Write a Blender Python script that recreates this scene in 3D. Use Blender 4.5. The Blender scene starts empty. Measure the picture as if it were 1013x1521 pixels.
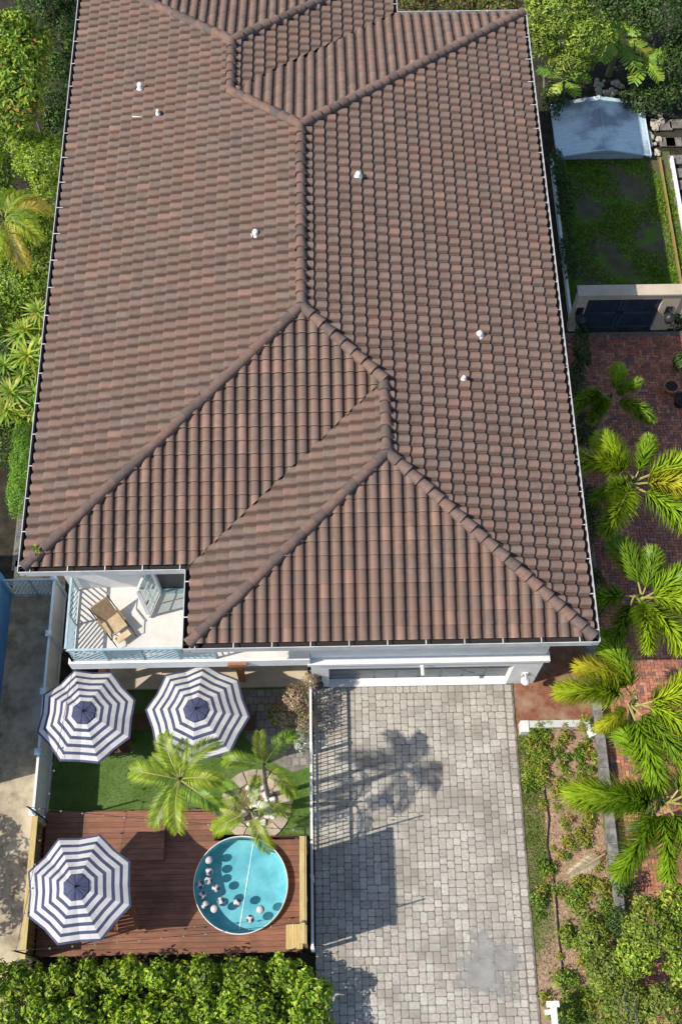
import bpy, bmesh, math, random
import numpy as np
from mathutils import Vector, Matrix
random.seed(7); RNG = np.random.default_rng(7)
R = math.radians
scn = bpy.context.scene
C = scn.collection

# ------------------------------------------------------------------ camera
FPX, IW, IH, HC = 1705.0, 1013.0, 1521.0, 32.0
AX = ((0.999825492, 0.0166415694, -0.00848788364), (-0.0186640249, 0.909307860, -0.415705267), (0.000800111241, 0.415791142, 0.909459777))
cd = bpy.data.cameras.new('camera'); cam = bpy.data.objects.new('camera', cd); C.objects.link(cam)
cd.sensor_fit = 'VERTICAL'; cd.sensor_height = 24.0; cd.lens = FPX / IH * 24.0
cd.clip_start = 0.5; cd.clip_end = 900
M4 = Matrix(AX).to_4x4(); M4.translation = (0, 0, HC); cam.matrix_world = M4
scn.camera = cam
# ------------------------------------------------------------------ sky, sun, exposure
SUN = Vector((0.91, 0.232, -1.0)).normalized()          # the way the light travels
elev = math.asin(-SUN.z); azim = math.atan2(-SUN.x, -SUN.y)
w = bpy.data.worlds.new('World'); scn.world = w; w.use_nodes = True
nt = w.node_tree; nt.nodes.clear()
sky = nt.nodes.new('ShaderNodeTexSky'); sky.sky_type = 'NISHITA'; sky.sun_disc = False
sky.sun_elevation = elev; sky.sun_rotation = azim
bg = nt.nodes.new('ShaderNodeBackground'); bg.inputs[1].default_value = 0.13
wo = nt.nodes.new('ShaderNodeOutputWorld')
nt.links.new(sky.outputs[0], bg.inputs[0]); nt.links.new(bg.outputs[0], wo.inputs[0])
sd = bpy.data.lights.new('sun', 'SUN'); sd.energy = 4.0; sd.angle = R(0.5); sd.color = (1.0, 0.93, 0.82)
so = bpy.data.objects.new('sun', sd); C.objects.link(so); so.rotation_euler = SUN.to_track_quat('-Z', 'Y').to_euler()
so.location = (-20, -10, 30)
scn.view_settings.view_transform = 'Standard'; scn.view_settings.look = 'None'
scn.view_settings.exposure = 0.40; scn.view_settings.gamma = 1.0

# ------------------------------------------------------------------ helpers
def ray(px, py):
    a = ((px - IW / 2) / FPX, -(py - IH / 2) / FPX, -1.0)
    return Vector([sum(AX[i][j] * a[j] for j in range(3)) for i in range(3)])
def P(px, py, z=0.0):                                   # survey point of the photograph at height z, in metres
    d = ray(px, py); t = (z - HC) / d.z
    return Vector((0, 0, HC)) + d * t

def mat(name, c1, c2=None, scale=4.0, rough=0.75, bump=0.0, bscale=60.0, attr=False, spec=0.3, transl=0.0, detail=6.0, stretch=None, metal=0.0, c3=None, scale3=0.7, bias=(0.35, 0.65)):
    m = bpy.data.materials.new(name); m.use_nodes = True; t = m.node_tree; N = t.nodes; L = t.links
    b = N['Principled BSDF']; b.inputs['Roughness'].default_value = rough; b.inputs['Specular IOR Level'].default_value = spec
    b.inputs['Metallic'].default_value = metal
    geo = N.new('ShaderNodeNewGeometry'); pos = geo.outputs['Position']
    if stretch:
        mp = N.new('ShaderNodeMapping'); mp.inputs['Scale'].default_value = stretch; L.new(pos, mp.inputs['Vector']); pos2 = mp.outputs[0]
    else: pos2 = pos
    col = None
    if c2 is not None:
        nz = N.new('ShaderNodeTexNoise'); nz.inputs['Scale'].default_value = scale; nz.inputs['Detail'].default_value = detail; nz.inputs['Roughness'].default_value = 0.65
        L.new(pos2, nz.inputs['Vector'])
        rp = N.new('ShaderNodeValToRGB'); rp.color_ramp.elements[0].position = bias[0]; rp.color_ramp.elements[1].position = bias[1]
        rp.color_ramp.elements[0].color = (*c1, 1); rp.color_ramp.elements[1].color = (*c2, 1)
        L.new(nz.outputs[0], rp.inputs[0]); col = rp.outputs[0]
        if c3 is not None:
            n3 = N.new('ShaderNodeTexNoise'); n3.inputs['Scale'].default_value = scale3; n3.inputs['Detail'].default_value = 5
            L.new(pos, n3.inputs['Vector'])
            r3 = N.new('ShaderNodeValToRGB'); r3.color_ramp.elements[0].position = 0.48; r3.color_ramp.elements[1].position = 0.62
            L.new(n3.outputs[0], r3.inputs[0])
            mx = N.new('ShaderNodeMixRGB'); L.new(r3.outputs[0], mx.inputs[0]); L.new(col, mx.inputs[1]); mx.inputs[2].default_value = (*c3, 1); col = mx.outputs[0]
    if attr:
        at = N.new('ShaderNodeAttribute'); at.attribute_name = 'Col'
        mx = N.new('ShaderNodeMixRGB'); mx.blend_type = 'MULTIPLY'; mx.inputs[0].default_value = 1
        if col is not None: L.new(col, mx.inputs[1])
        else: mx.inputs[1].default_value = (*c1, 1)
        L.new(at.outputs[0], mx.inputs[2]); col = mx.outputs[0]
    if col is not None: L.new(col, b.inputs['Base Color'])
    else: b.inputs['Base Color'].default_value = (*c1, 1)
    if bump:
        nb = N.new('ShaderNodeTexNoise'); nb.inputs['Scale'].default_value = bscale; nb.inputs['Detail'].default_value = 4; L.new(pos2, nb.inputs['Vector'])
        bp = N.new('ShaderNodeBump'); bp.inputs['Strength'].default_value = bump; bp.inputs['Distance'].default_value = 0.02
        L.new(nb.outputs[0], bp.inputs['Height']); L.new(bp.outputs[0], b.inputs['Normal'])
    if transl:
        tr = N.new('ShaderNodeBsdfTranslucent'); ms = N.new('ShaderNodeMixShader'); ms.inputs[0].default_value = transl
        if col is not None: L.new(col, tr.inputs[0])
        else: tr.inputs[0].default_value = (*c1, 1)
        out = N['Material Output']; L.new(b.outputs[0], ms.inputs[1]); L.new(tr.outputs[0], ms.inputs[2]); L.new(ms.outputs[0], out.inputs[0])
    return m

class MB:
    def __init__(s): s.v = []; s.f = []; s.m = []; s.c = []
    def add(s, vs, fs, mi=0, col=(1, 1, 1)):
        o = len(s.v); s.v += [tuple(p) for p in vs]; s.c += [col] * len(vs)
        s.f += [tuple(i + o for i in f) for f in fs]; s.m += [mi] * len(fs); return s
    def box(s, x0, x1, y0, y1, z0, z1, mi=0, col=(1, 1, 1), mtx=None):
        vs = [Vector(p) for p in ((x0, y0, z0), (x1, y0, z0), (x1, y1, z0), (x0, y1, z0), (x0, y0, z1), (x1, y0, z1), (x1, y1, z1), (x0, y1, z1))]
        if mtx: vs = [mtx @ p for p in vs]
        return s.add(vs, [(0, 3, 2, 1), (4, 5, 6, 7), (0, 1, 5, 4), (1, 2, 6, 5), (2, 3, 7, 6), (3, 0, 4, 7)], mi, col)
    def bar(s, a, b, wx, wz, mi=0, col=(1, 1, 1), up=(0, 0, 1)):           # beam from a to b
        a, b = Vector(a), Vector(b); d = (b - a); l = d.length; d.normalize(); u = Vector(up)
        if abs(d.dot(u)) > 0.98: u = Vector((0, 1, 0))
        x = d.cross(u).normalized(); z = x.cross(d)
        m = Matrix((x, d, z)).transposed().to_4x4(); m.translation = a
        return s.box(-wx / 2, wx / 2, 0, l, -wz / 2, wz / 2, mi, col, m)
    def tube(s, pts, rad, n=8, mi=0, col=(1, 1, 1), cap=True):
        pts = [Vector(p) for p in pts]; rs = rad if isinstance(rad, (list, tuple)) else [rad] * len(pts)
        o = len(s.v); k = len(pts)
        for i, p in enumerate(pts):
            d = (pts[min(i + 1, k - 1)] - pts[max(i - 1, 0)]).normalized(); u = Vector((0, 0, 1)) if abs(d.z) < 0.95 else Vector((0, 1, 0))
            x = d.cross(u).normalized(); y = x.cross(d)
            for j in range(n):
                a = 2 * math.pi * j / n; s.v.append(tuple(p + (x * math.cos(a) + y * math.sin(a)) * rs[i])); s.c.append(col)
        for i in range(k - 1):
            for j in range(n):
                s.f.append((o + i * n + j, o + i * n + (j + 1) % n, o + (i + 1) * n + (j + 1) % n, o + (i + 1) * n + j)); s.m.append(mi)
        if cap:
            s.f.append(tuple(o + j for j in range(n))); s.m.append(mi); s.f.append(tuple(o + (k - 1) * n + j for j in reversed(range(n)))); s.m.append(mi)
        return s
    def lathe(s, prof, n=16, cx=0, cy=0, mi=0, col=(1, 1, 1), a0=0.0):
        o = len(s.v); k = len(prof)
        for r, z in prof:
            for j in range(n):
                a = a0 + 2 * math.pi * j / n; s.v.append((cx + r * math.cos(a), cy + r * math.sin(a), z)); s.c.append(col)
        for i in range(k - 1):
            for j in range(n):
                s.f.append((o + i * n + j, o + i * n + (j + 1) % n, o + (i + 1) * n + (j + 1) % n, o + (i + 1) * n + j)); s.m.append(mi if not isinstance(mi, (list, tuple)) else mi[i])
        return s
    def prism(s, poly, z0, z1, mi=0, col=(1, 1, 1)):
        n = len(poly); vs = [(p[0], p[1], z0) for p in poly] + [(p[0], p[1], z1) for p in poly]
        return s.add(vs, [tuple(range(n, 2 * n)), tuple(reversed(range(n)))] + [(i, (i + 1) % n, n + (i + 1) % n, n + i) for i in range(n)], mi, col)
    def data(s, name, mats, smooth=False, off=None):
        me = bpy.data.meshes.new(name)
        vs = s.v if off is None else [(p[0] - off[0], p[1] - off[1], p[2] - off[2]) for p in s.v]
        me.from_pydata(vs, [], s.f)
        for m in (mats if isinstance(mats, (list, tuple)) else [mats]): me.materials.append(m)
        if max(s.m, default=0): me.polygons.foreach_set('material_index', s.m)
        if smooth: me.polygons.foreach_set('use_smooth', [True] * len(s.f))
        ca = me.color_attributes.new('Col', 'FLOAT_COLOR', 'POINT')
        ca.data.foreach_set('color', np.array([(*c, 1.0) for c in s.c], dtype=np.float32).ravel())
        me.update(); return me
    def obj(s, name, mats, parent=None, smooth=False, world=True):
        off = None
        if parent is not None and world:
            off = Vector((0, 0, 0)); q = parent
            while q is not None: off = off + q.location; q = q.parent
        return link(name, s.data(name, mats, smooth, off), parent)
def link(name, me, parent=None, loc=None, mtx=None):
    o = bpy.data.objects.new(name, me); C.objects.link(o)
    if parent is not None: o.parent = parent
    if mtx is not None: o.matrix_local = mtx
    if loc is not None: o.location = loc
    return o
def npmesh(name, V, F, mats, col=None, smooth=False):        # V (n,3), F (m,k)
    me = bpy.data.meshes.new(name); V = np.asarray(V, np.float32); F = np.asarray(F, np.int32)
    me.vertices.add(len(V)); me.vertices.foreach_set('co', V.ravel())
    me.loops.add(F.size); me.loops.foreach_set('vertex_index', F.ravel())
    me.polygons.add(len(F)); me.polygons.foreach_set('loop_start', np.arange(0, F.size, F.shape[1], dtype=np.int32))
    if smooth: me.polygons.foreach_set('use_smooth', np.ones(len(F), bool))
    me.update(calc_edges=True); me.materials.append(mats)
    ca = me.color_attributes.new('Col', 'FLOAT_COLOR', 'POINT')
    cc = np.ones((len(V), 4), np.float32)
    if col is not None: cc[:, :3] = col
    ca.data.foreach_set('color', cc.ravel()); return me
def thing(name, label, cat, loc=(0, 0, 0), rz=0.0, group=None):
    o = bpy.data.objects.new(name, None); C.objects.link(o); o.location = loc; o.rotation_euler = (0, 0, rz); o.empty_display_size = 0.3
    return tag(o, label, cat, group)
def tag(o, label, cat, group=None):
    o['label'] = label; o['category'] = cat
    if group: o['group'] = group
    return o
def struct(o): o['kind'] = 'structure'; return o
def stuff(o): o['kind'] = 'stuff'; return o
def copy_tree(o, parent=None):
    c = o.copy(); C.objects.link(c); c.parent = parent
    for ch in list(o.children): copy_tree(ch, c)
    return c
def rnd(a, b): return random.uniform(a, b)
def tint(base, v): k = 1 + rnd(-v, v); return (base[0] * k, base[1] * k, base[2] * k)

# ------------------------------------------------------------------ materials
M = {}
M['tile'] = mat('clay_tile', (0.86, 0.85, 0.84), (1.12, 1.10, 1.08), 5, 0.85, 0.3, 45, attr=True, spec=0.12, detail=9, c3=(1.02, 0.97, 0.94), scale3=0.45)
M['cap'] = mat('ridge_clay', (0.85, 0.82, 0.80), (1.15, 1.1, 1.06), 8, 0.85, 0.3, 40, attr=True, spec=0.15)
M['under'] = mat('underlay', (0.03, 0.026, 0.024), rough=0.95)
M['white'] = mat('white_paint', (0.74, 0.74, 0.73), (0.82, 0.82, 0.81), 2.5, 0.6, attr=True)
M['gutter'] = mat('weathered_white_metal', (0.46, 0.46, 0.47), (0.62, 0.62, 0.62), 3, 0.5, attr=True)
M['stucco'] = mat('white_stucco', (0.66, 0.66, 0.64), (0.78, 0.78, 0.76), 1.8, 0.9, 0.25, 70, attr=True)
M['balcony'] = mat('balcony_screed', (0.56, 0.53, 0.49), (0.68, 0.65, 0.61), 1.4, 0.85, 0.06, 40)
M['grey'] = mat('grey_paint', (0.40, 0.44, 0.46), (0.48, 0.52, 0.54), 3, 0.55, attr=True)
M['doorgrey'] = mat('grey_garage_door', (0.15, 0.165, 0.175), (0.19, 0.205, 0.215), 3, 0.5, attr=True)
M['railblue'] = mat('blue_grey_rail', (0.30, 0.42, 0.47), (0.40, 0.52, 0.56), 6, 0.5, attr=True)
M['postblue'] = mat('pale_blue_vinyl', (0.50, 0.62, 0.70), (0.62, 0.72, 0.78), 5, 0.5, attr=True)
M['vinyl'] = mat('cream_vinyl', (0.66, 0.65, 0.60), (0.78, 0.77, 0.72), 1.3, 0.55, attr=True)
M['bronze'] = mat('dark_metal', (0.03, 0.03, 0.032), rough=0.4, attr=False)
M['navy'] = mat('navy_fabric', (0.055, 0.065, 0.125), (0.085, 0.095, 0.16), 4, 0.9, 0.15, 60, transl=.08)
M['offwhite'] = mat('white_fabric', (0.54, 0.525, 0.52), (0.66, 0.645, 0.63), 2.5, 0.9, 0.15, 60, transl=.12)
M['plank'] = mat('stained_deck_wood', (0.75, 0.72, 0.72), (1.25, 1.2, 1.2), 5, 0.65, 0.15, 60, attr=True, stretch=(0.5, 6, 6), c3=(0.72, 0.72, 0.74), scale3=1.3)
M['pine'] = mat('pale_pine', (0.40, 0.30, 0.12), (0.56, 0.44, 0.20), 5, 0.7, 0.1, 60, attr=True, stretch=(5, 0.6, 5))
M['redwood'] = mat('red_brown_post', (0.26, 0.10, 0.05), (0.38, 0.16, 0.08), 6, 0.7, attr=True)
M['paver'] = mat('driveway_paver', (0.78, 0.78, 0.78), (1.2, 1.18, 1.16), 14, 0.9, 0.35, 90, attr=True, c3=(0.74, 0.72, 0.70), scale3=0.8)
M['joint'] = mat('joint_sand', (0.13, 0.12, 0.10), (0.23, 0.215, 0.185), 6, 0.95)
M['brick'] = mat('red_brick_paver', (0.7, 0.7, 0.72), (1.25, 1.2, 1.15), 8, 0.88, 0.2, 80, attr=True)
M['concrete'] = mat('old_concrete', (0.20, 0.165, 0.115), (0.46, 0.385, 0.27), 2.6, 0.92, 0.2, 50, c3=(0.54, 0.46, 0.33), scale3=0.8, detail=9)
M['patio'] = mat('tan_patio', (0.42, 0.35, 0.25), (0.55, 0.47, 0.35), 2, 0.85, 0.08, 40)
M['soil'] = mat('dark_soil', (0.018, 0.016, 0.010), (0.05, 0.043, 0.03), 2.5, 0.97, 0.4, 30)
M['mulch'] = mat('mulch', (0.22, 0.13, 0.085), (0.45, 0.32, 0.23), 13, 0.97, 0.8, 45, c3=(0.26, 0.19, 0.12), scale3=1.4, detail=9)
M['dirt'] = mat('red_dirt', (0.17, 0.065, 0.035), (0.27, 0.12, 0.07), 7, 0.97, 0.5, 40, c3=(0.33, 0.22, 0.15), scale3=0.9)
M['turf'] = mat('synthetic_turf', (0.07, 0.135, 0.022), (0.10, 0.175, 0.035), 40, 0.95, 0.5, 160, c3=(0.12, 0.19, 0.05), scale3=1.1)
M['strip'] = mat('worn_grass', (0.10, 0.13, 0.03), (0.15, 0.17, 0.05), 9, 0.95, 0.5, 120, c3=(0.24, 0.19, 0.11), scale3=1.5)
M['lawn'] = mat('lawn_base', (0.07, 0.07, 0.03), (0.13, 0.105, 0.065), 3, 0.97, 0.5, 60, c3=(0.09, 0.15, 0.02), scale3=1.2)
M['blade'] = mat('grass_blade', (0.10, 0.17, 0.03), (0.16, 0.24, 0.05), 2, 0.7, attr=True, transl=0.3)
M['leaf'] = mat('leaf', (1.3, 1.28, 1.0), (1.95, 1.78, 1.4), 5, 0.45, attr=True, transl=0.34, spec=0.4)
M['bark'] = mat('palm_bark', (0.13, 0.115, 0.095), (0.25, 0.225, 0.19), 7, 0.9, 0.4, 30, attr=True, stretch=(1, 1, 5))
M['rock'] = mat('pale_rock', (0.62, 0.60, 0.56), (0.80, 0.78, 0.75), 7, 0.85, 0.4, 25, attr=True)
M['flag'] = mat('flagstone', (0.36, 0.29, 0.22), (0.50, 0.42, 0.33), 6, 0.9, 0.3, 40, attr=True)
M['block'] = mat('grey_block', (0.11, 0.105, 0.095), (0.27, 0.255, 0.235), 5, 0.92, 0.3, 50, attr=True)
M['blue'] = mat('blue_stucco', (0.06, 0.19, 0.40), (0.09, 0.25, 0.48), 1.6, 0.9, 0.2, 60)
M['beige'] = mat('beige_stucco', (0.44, 0.37, 0.28), (0.56, 0.48, 0.37), 1.5, 0.9, 0.2, 60)
M['gate'] = mat('dark_blue_gate', (0.016, 0.03, 0.05), (0.03, 0.05, 0.075), 3, 0.5, attr=True)
M['tin'] = mat('pale_blue_metal_roof', (0.44, 0.58, 0.64), (0.64, 0.75, 0.77), 3.0, 0.45, stretch=(0.8, 6, 1), c3=(0.26, 0.31, 0.36), scale3=0.9)
M['sling'] = mat('tan_sling', (0.38, 0.27, 0.16), (0.52, 0.40, 0.26), 8, 0.8, attr=True)
M['terracotta'] = mat('terracotta', (0.33, 0.13, 0.06), (0.45, 0.2, 0.1), 8, 0.85)
M['liner'] = mat('teal_liner', (0.22, 0.47, 0.51), (0.42, 0.65, 0.66), 1.7, 0.6, attr=True, detail=4)
M['black'] = mat('black_rubber', (0.02, 0.02, 0.02), rough=0.6)
M['glass'] = mat('grey_glass', (0.25, 0.30, 0.32), rough=0.08, spec=0.8)
def water_mat():
    m = bpy.data.materials.new('pool_water'); m.use_nodes = True; t = m.node_tree; N = t.nodes; L = t.links; N.clear()
    out = N.new('ShaderNodeOutputMaterial'); tr = N.new('ShaderNodeBsdfTransparent'); tr.inputs[0].default_value = (0.66, 0.90, 0.96, 1)
    gl = N.new('ShaderNodeBsdfGlossy'); gl.inputs['Roughness'].default_value = 0.04
    fr = N.new('ShaderNodeFresnel'); fr.inputs[0].default_value = 1.33
    nz = N.new('ShaderNodeTexNoise'); nz.inputs['Scale'].default_value = 3.5; bp = N.new('ShaderNodeBump'); bp.inputs['Strength'].default_value = 0.35; bp.inputs['Distance'].default_value = 0.05
    ge = N.new('ShaderNodeNewGeometry'); L.new(ge.outputs['Position'], nz.inputs['Vector']); L.new(nz.outputs[0], bp.inputs['Height'])
    L.new(bp.outputs[0], gl.inputs['Normal']); L.new(bp.outputs[0], fr.inputs['Normal'])
    mx = N.new('ShaderNodeMixShader'); L.new(fr.outputs[0], mx.inputs[0]); L.new(tr.outputs[0], mx.inputs[1]); L.new(gl.outputs[0], mx.inputs[2]); L.new(mx.outputs[0], out.inputs[0]); return m
M['water'] = water_mat()
def pane_mat():
    m = bpy.data.materials.new('clear_pane'); m.use_nodes = True; t = m.node_tree; N = t.nodes; L = t.links; N.clear()
    out = N.new('ShaderNodeOutputMaterial'); tr = N.new('ShaderNodeBsdfTransparent'); tr.inputs[0].default_value = (0.72, 0.80, 0.80, 1)
    gl = N.new('ShaderNodeBsdfGlossy'); gl.inputs['Roughness'].default_value = 0.05
    mx = N.new('ShaderNodeMixShader'); mx.inputs[0].default_value = 0.15; L.new(tr.outputs[0], mx.inputs[1]); L.new(gl.outputs[0], mx.inputs[2]); L.new(mx.outputs[0], out.inputs[0]); return m
M['pane'] = pane_mat()

# ================================================================== GROUND
def sheet(name, poly, z, m, thick=None):
    mb = MB()
    if thick: mb.prism(poly, z - thick, z)
    else: mb.add([(p[0], p[1], z) for p in poly], [tuple(range(len(poly)))])
    return struct(mb.obj(name, m))
def rect(x0, x1, y0, y1): return [(x0, y0), (x1, y0), (x1, y1), (x0, y1)]
sheet('ground', rect(-300, 300, -300, 300), -0.06, M['soil'])
sheet('side_alley', rect(-9.5, -7.95, -6, 13.2), 0.0, M['concrete'], 0.3)
sheet('patio_slab', rect(-6.75, -0.75, 9.13, 11.2), 0.12, M['patio'], 0.3)
sheet('turf_lawn', [(-7.85, 5.67), (-3.23, 5.67), (-3.23, 4.97), (-0.72, 4.97), (-0.72, 9.125), (-7.85, 9.125)], 0.03, M['turf'], 0.25)
sheet('mulch_bed', [(5.08, -3), (7.27, -3), (7.27, 7.72), (5.70, 7.72), (5.70, 2.1), (5.08, 1.9)], 0.0, M['mulch'], 0.25)
sheet('grass_strip', [(5.08, 1.9), (5.70, 2.1), (5.70, 7.72), (5.08, 7.72)], 0.004, M['strip'], 0.25)
sheet('side_path', rect(5.10, 7.27, 7.73, 16), -0.004, M['dirt'], 0.25)
sheet('neighbour_lawn', rect(8.0, 12.3, 21.3, 28.6), 0.0, M['lawn'], 0.25)
# driveway base
drive = sheet('driveway', rect(-0.60, 5.08, -4.0, 9.12), -0.012, M['joint'], 0.3)
court = sheet('brick_court', rect(7.52, 16, -4, 21.0), -0.02, M['joint'], 0.3)

# ---- driveway pavers (random ashlar of squares and oblongs)
def paver_mesh(w, h, c, k):
    g = 0.006; a, b = w - g, h - g; r = 0.028; bev = 0.012; th = 0.05; mb = MB()
    def ring(ins, z):
        x0, x1, y0, y1 = g + ins, a - ins, g + ins, b - ins; q = r
        return [(x0 + q, y0, z), (x1 - q, y0, z), (x1, y0 + q, z), (x1, y1 - q, z), (x1 - q, y1, z), (x0 + q, y1, z), (x0, y1 - q, z), (x0, y0 + q, z)]
    vs = ring(0, -th) + ring(0, -bev) + ring(bev, 0)
    fs = [tuple(range(16, 24))] + [(i, (i + 1) % 8, 8 + (i + 1) % 8, 8 + i) for i in range(8)] + [(8 + i, 8 + (i + 1) % 8, 16 + (i + 1) % 8, 16 + i) for i in range(8)]
    mb.add(vs, fs, 0, c); return mb
PCOL = [(0.40, 0.375, 0.33), (0.43, 0.405, 0.36), (0.375, 0.35, 0.31), (0.455, 0.43, 0.38), (0.41, 0.37, 0.325), (0.35, 0.33, 0.295), (0.42, 0.385, 0.345), (0.48, 0.455, 0.405)]
CELL = 0.099
nx, ny = int((5.08 - 0.21 + 0.60) / CELL), int((9.12 + 0.9) / CELL)
occ = np.zeros((ny + 6, nx), bool); pieces = []
rr = random.Random(3)
for j in range(ny):
    i = 0
    while i < nx:
        if occ[j, i]: i += 1; continue
        L_ = 0
        while i + L_ < nx and not occ[j, i + L_]: L_ += 1
        opts = [o for o in ((2, 2), (3, 2), (2, 3), (2, 2)) if L_ - o[0] == 0 or L_ - o[0] >= 2] or [(1, 2)]
        ww, hh = rr.choice(opts); occ[j:j + hh, i:i + ww] = True; pieces.append((i, j, ww, hh)); i += ww
pm = {}
for d in ((1, 2), (2, 2), (3, 2), (2, 3)):
    for k, c in enumerate(PCOL): pm[d, k] = paver_mesh(d[0] * CELL, d[1] * CELL, c, k).data('paver', M['paver'])
for k, c in enumerate(PCOL): pm['b', k] = paver_mesh(0.205, 0.20, c, k).data('paver', M['paver'])
allp = [(-0.60 + i * CELL, 9.11 - (j + hh) * CELL, (ww, hh)) for i, j, ww, hh in pieces if 9.11 - (j + hh) * CELL > -1.0]
allp += [(4.868, 8.9 - q * 0.2, 'b') for q in range(49)]
allp.sort(key=lambda p: abs(p[1] - 3.4) + 0.3 * abs(p[0] - 3.0))
rest = MB()
for n, (x, y, d) in enumerate(allp):
    k = rr.choices(range(8), weights=(5, 5, 3, 4, 3, 2, 3, 3))[0]; z = rr.uniform(-0.003, 0.003)
    if n < 300:
        o = link('paver', pm[d, k], drive, (x, y, z))
    else:
        src = paver_mesh(d[0] * CELL, d[1] * CELL, PCOL[k], k) if d != 'b' else paver_mesh(0.205, 0.20, PCOL[k], k)
        rest.add([(p[0] + x, p[1] + y, p[2] + z) for p in src.v], src.f, 0, PCOL[k])
stuff(rest.obj('farther_pavers', M['paver'], drive))

def film_mat():
    m = mat('dried_cement', (0.27, 0.262, 0.25), (0.37, 0.36, 0.34), 3, 0.9, 0.15, 40); t = m.node_tree; N = t.nodes; L = t.links
    tc = N.new('ShaderNodeAttribute'); tc.attribute_name = 'Col'; nz = N.new('ShaderNodeTexNoise'); nz.inputs['Scale'].default_value = 1.9; nz.inputs['Detail'].default_value = 10; nz.inputs['Roughness'].default_value = .68
    ge = N.new('ShaderNodeNewGeometry'); L.new(ge.outputs['Position'], nz.inputs['Vector'])
    ad = N.new('ShaderNodeMath'); ad.operation = 'MULTIPLY_ADD'; L.new(nz.outputs[0], ad.inputs[0]); ad.inputs[1].default_value = 2.2; L.new(tc.outputs['Fac'], ad.inputs[2])
    rp = N.new('ShaderNodeMapRange'); rp.inputs[1].default_value = 1.48; rp.inputs[2].default_value = 1.78; rp.inputs[4].default_value = .8; L.new(ad.outputs[0], rp.inputs[0])
    tr = N.new('ShaderNodeBsdfTransparent'); ms = N.new('ShaderNodeMixShader'); L.new(rp.outputs[0], ms.inputs[0]); L.new(tr.outputs[0], ms.inputs[1]); L.new(N['Principled BSDF'].outputs[0], ms.inputs[2]); L.new(ms.outputs[0], N['Material Output'].inputs[0]); return m
mb = MB(); fc = P(745, 1428)
for i in range(5):
    for j in range(28):
        a = 2 * math.pi * j / 28; f_ = i / 4; mb.v.append((fc.x + 1.35 * f_ * math.cos(a) - .42, fc.y + 1.6 * f_ * math.sin(a) - .1, .007)); mb.c.append((1 - f_,) * 3)
for i in range(4):
    for j in range(28): mb.f.append((i * 28 + j, (i + 1) * 28 + j, (i + 1) * 28 + (j + 1) % 28, i * 28 + (j + 1) % 28)); mb.m.append(0)
struct(mb.obj('cement_film', film_mat()))

# ---- red brick herringbone in the neighbour's court
BCOL = [(0.40, 0.155, 0.095), (0.46, 0.195, 0.12), (0.34, 0.14, 0.095), (0.27, 0.135, 0.11), (0.50, 0.24, 0.15), (0.22, 0.12, 0.105)]
def brick_mb(c, vert):
    mb = MB(); a, b = (0.1, 0.2) if vert else (0.2, 0.1); g = 0.005
    x0, x1, y0, y1 = g, a - g, g, b - g; e = 0.006
    vs = [(x0, y0, -0.04), (x1, y0, -0.04), (x1, y1, -0.04), (x0, y1, -0.04), (x0, y0, -e), (x1, y0, -e), (x1, y1, -e), (x0, y1, -e), (x0 + e, y0 + e, 0), (x1 - e, y0 + e, 0), (x1 - e, y1 - e, 0), (x0 + e, y1 - e, 0)]
    fs = [(8, 9, 10, 11)] + [(i, (i + 1) % 4, 4 + (i + 1) % 4, 4 + i) for i in range(4)] + [(4 + i, 4 + (i + 1) % 4, 8 + (i + 1) % 4, 8 + i) for i in range(4)]
    return mb.add(vs, fs, 0, c)
bm_ = {(k, v): brick_mb(BCOL[k], v) for k in range(6) for v in (0, 1)}
bd_ = {kv: m.data('brick', M['brick']) for kv, m in bm_.items()}
bricks = []
for a in range(-20, 250):
    for b in range(-130, 60):
        # herringbone: diagonal stairs of one flat and one upright brick
        x = 7.55 + a * 0.1 + b * 0.2; y = -1.0 + a * 0.1 - b * 0.2
        for v, dx, dy in ((0, 0, 0), (1, 0.2, -0.1)):
            X, Y = x + dx, y + dy
            if 7.55 < X < 14.2 and -0.5 < Y < 20.75: bricks.append((X, Y, v))
def bkey(p):
    vis = p[0] > 8.3 and p[0] < 11.2 and 14.0 < p[1] < 20.9
    return (0 if vis else 1, (p[0] - 9.6) ** 2 + (p[1] - 17.8) ** 2)
bricks.sort(key=bkey); rest = MB(); rb = random.Random(5)
for n, (x, y, v) in enumerate(bricks):
    k = rb.choices(range(6), weights=(5, 4, 4, 2, 3, 2))[0]; z = rb.uniform(-0.002, 0.002)
    if n < 300: link('brick', bd_[k, v], court, (x, y, z))
    else: s_ = bm_[k, v]; rest.add([(p[0] + x, p[1] + y, p[2] + z) for p in s_.v], s_.f, 0, BCOL[k])
stuff(rest.obj('farther_bricks', M['brick'], court))

# ================================================================== HOUSE
EZ = 5.6
def ev(px, py): return P(px, py, EZ)
XR, XL = 6.388, -7.735
YF, Y0, YB = 8.473, 10.515, 29.28
XW = -3.62; XW2 = 2.345
xm = (XL + XR) / 2; ZR = EZ + 1.95
xw = (XR + XW) / 2; ZW = EZ + 1.95 * (XR - xw) / (XR - xm)
xv = (XL + XW2) / 2; ZV = EZ + 1.95 * (xv - XL) / (xm - XL)
R1 = Vector((xm, P(446.7, 452.6, ZR + .12).y, ZR)); R2 = Vector((xm, P(445, 184, ZR + .12).y, ZR))
W1 = Vector((xw, P(575.9, 669.7, ZW + .12).y, ZW)); W2 = Vector((xw, Y0 + (R1.y - Y0) * (ZW - EZ) / (ZR - EZ), ZW))
V1 = Vector((xv, YB - (YB - R2.y) * (ZV - EZ) / (ZR - EZ), ZV)); V2 = Vector((xv, P(344, 58.5, ZV + .12).y, ZV))
YB2 = V2.y + (YB - V1.y)
A = Vector((XL, Y0, EZ)); B = Vector((XW, Y0, EZ)); Cc = Vector((XW, YF, EZ)); D = Vector((XR, YF, EZ))
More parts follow.
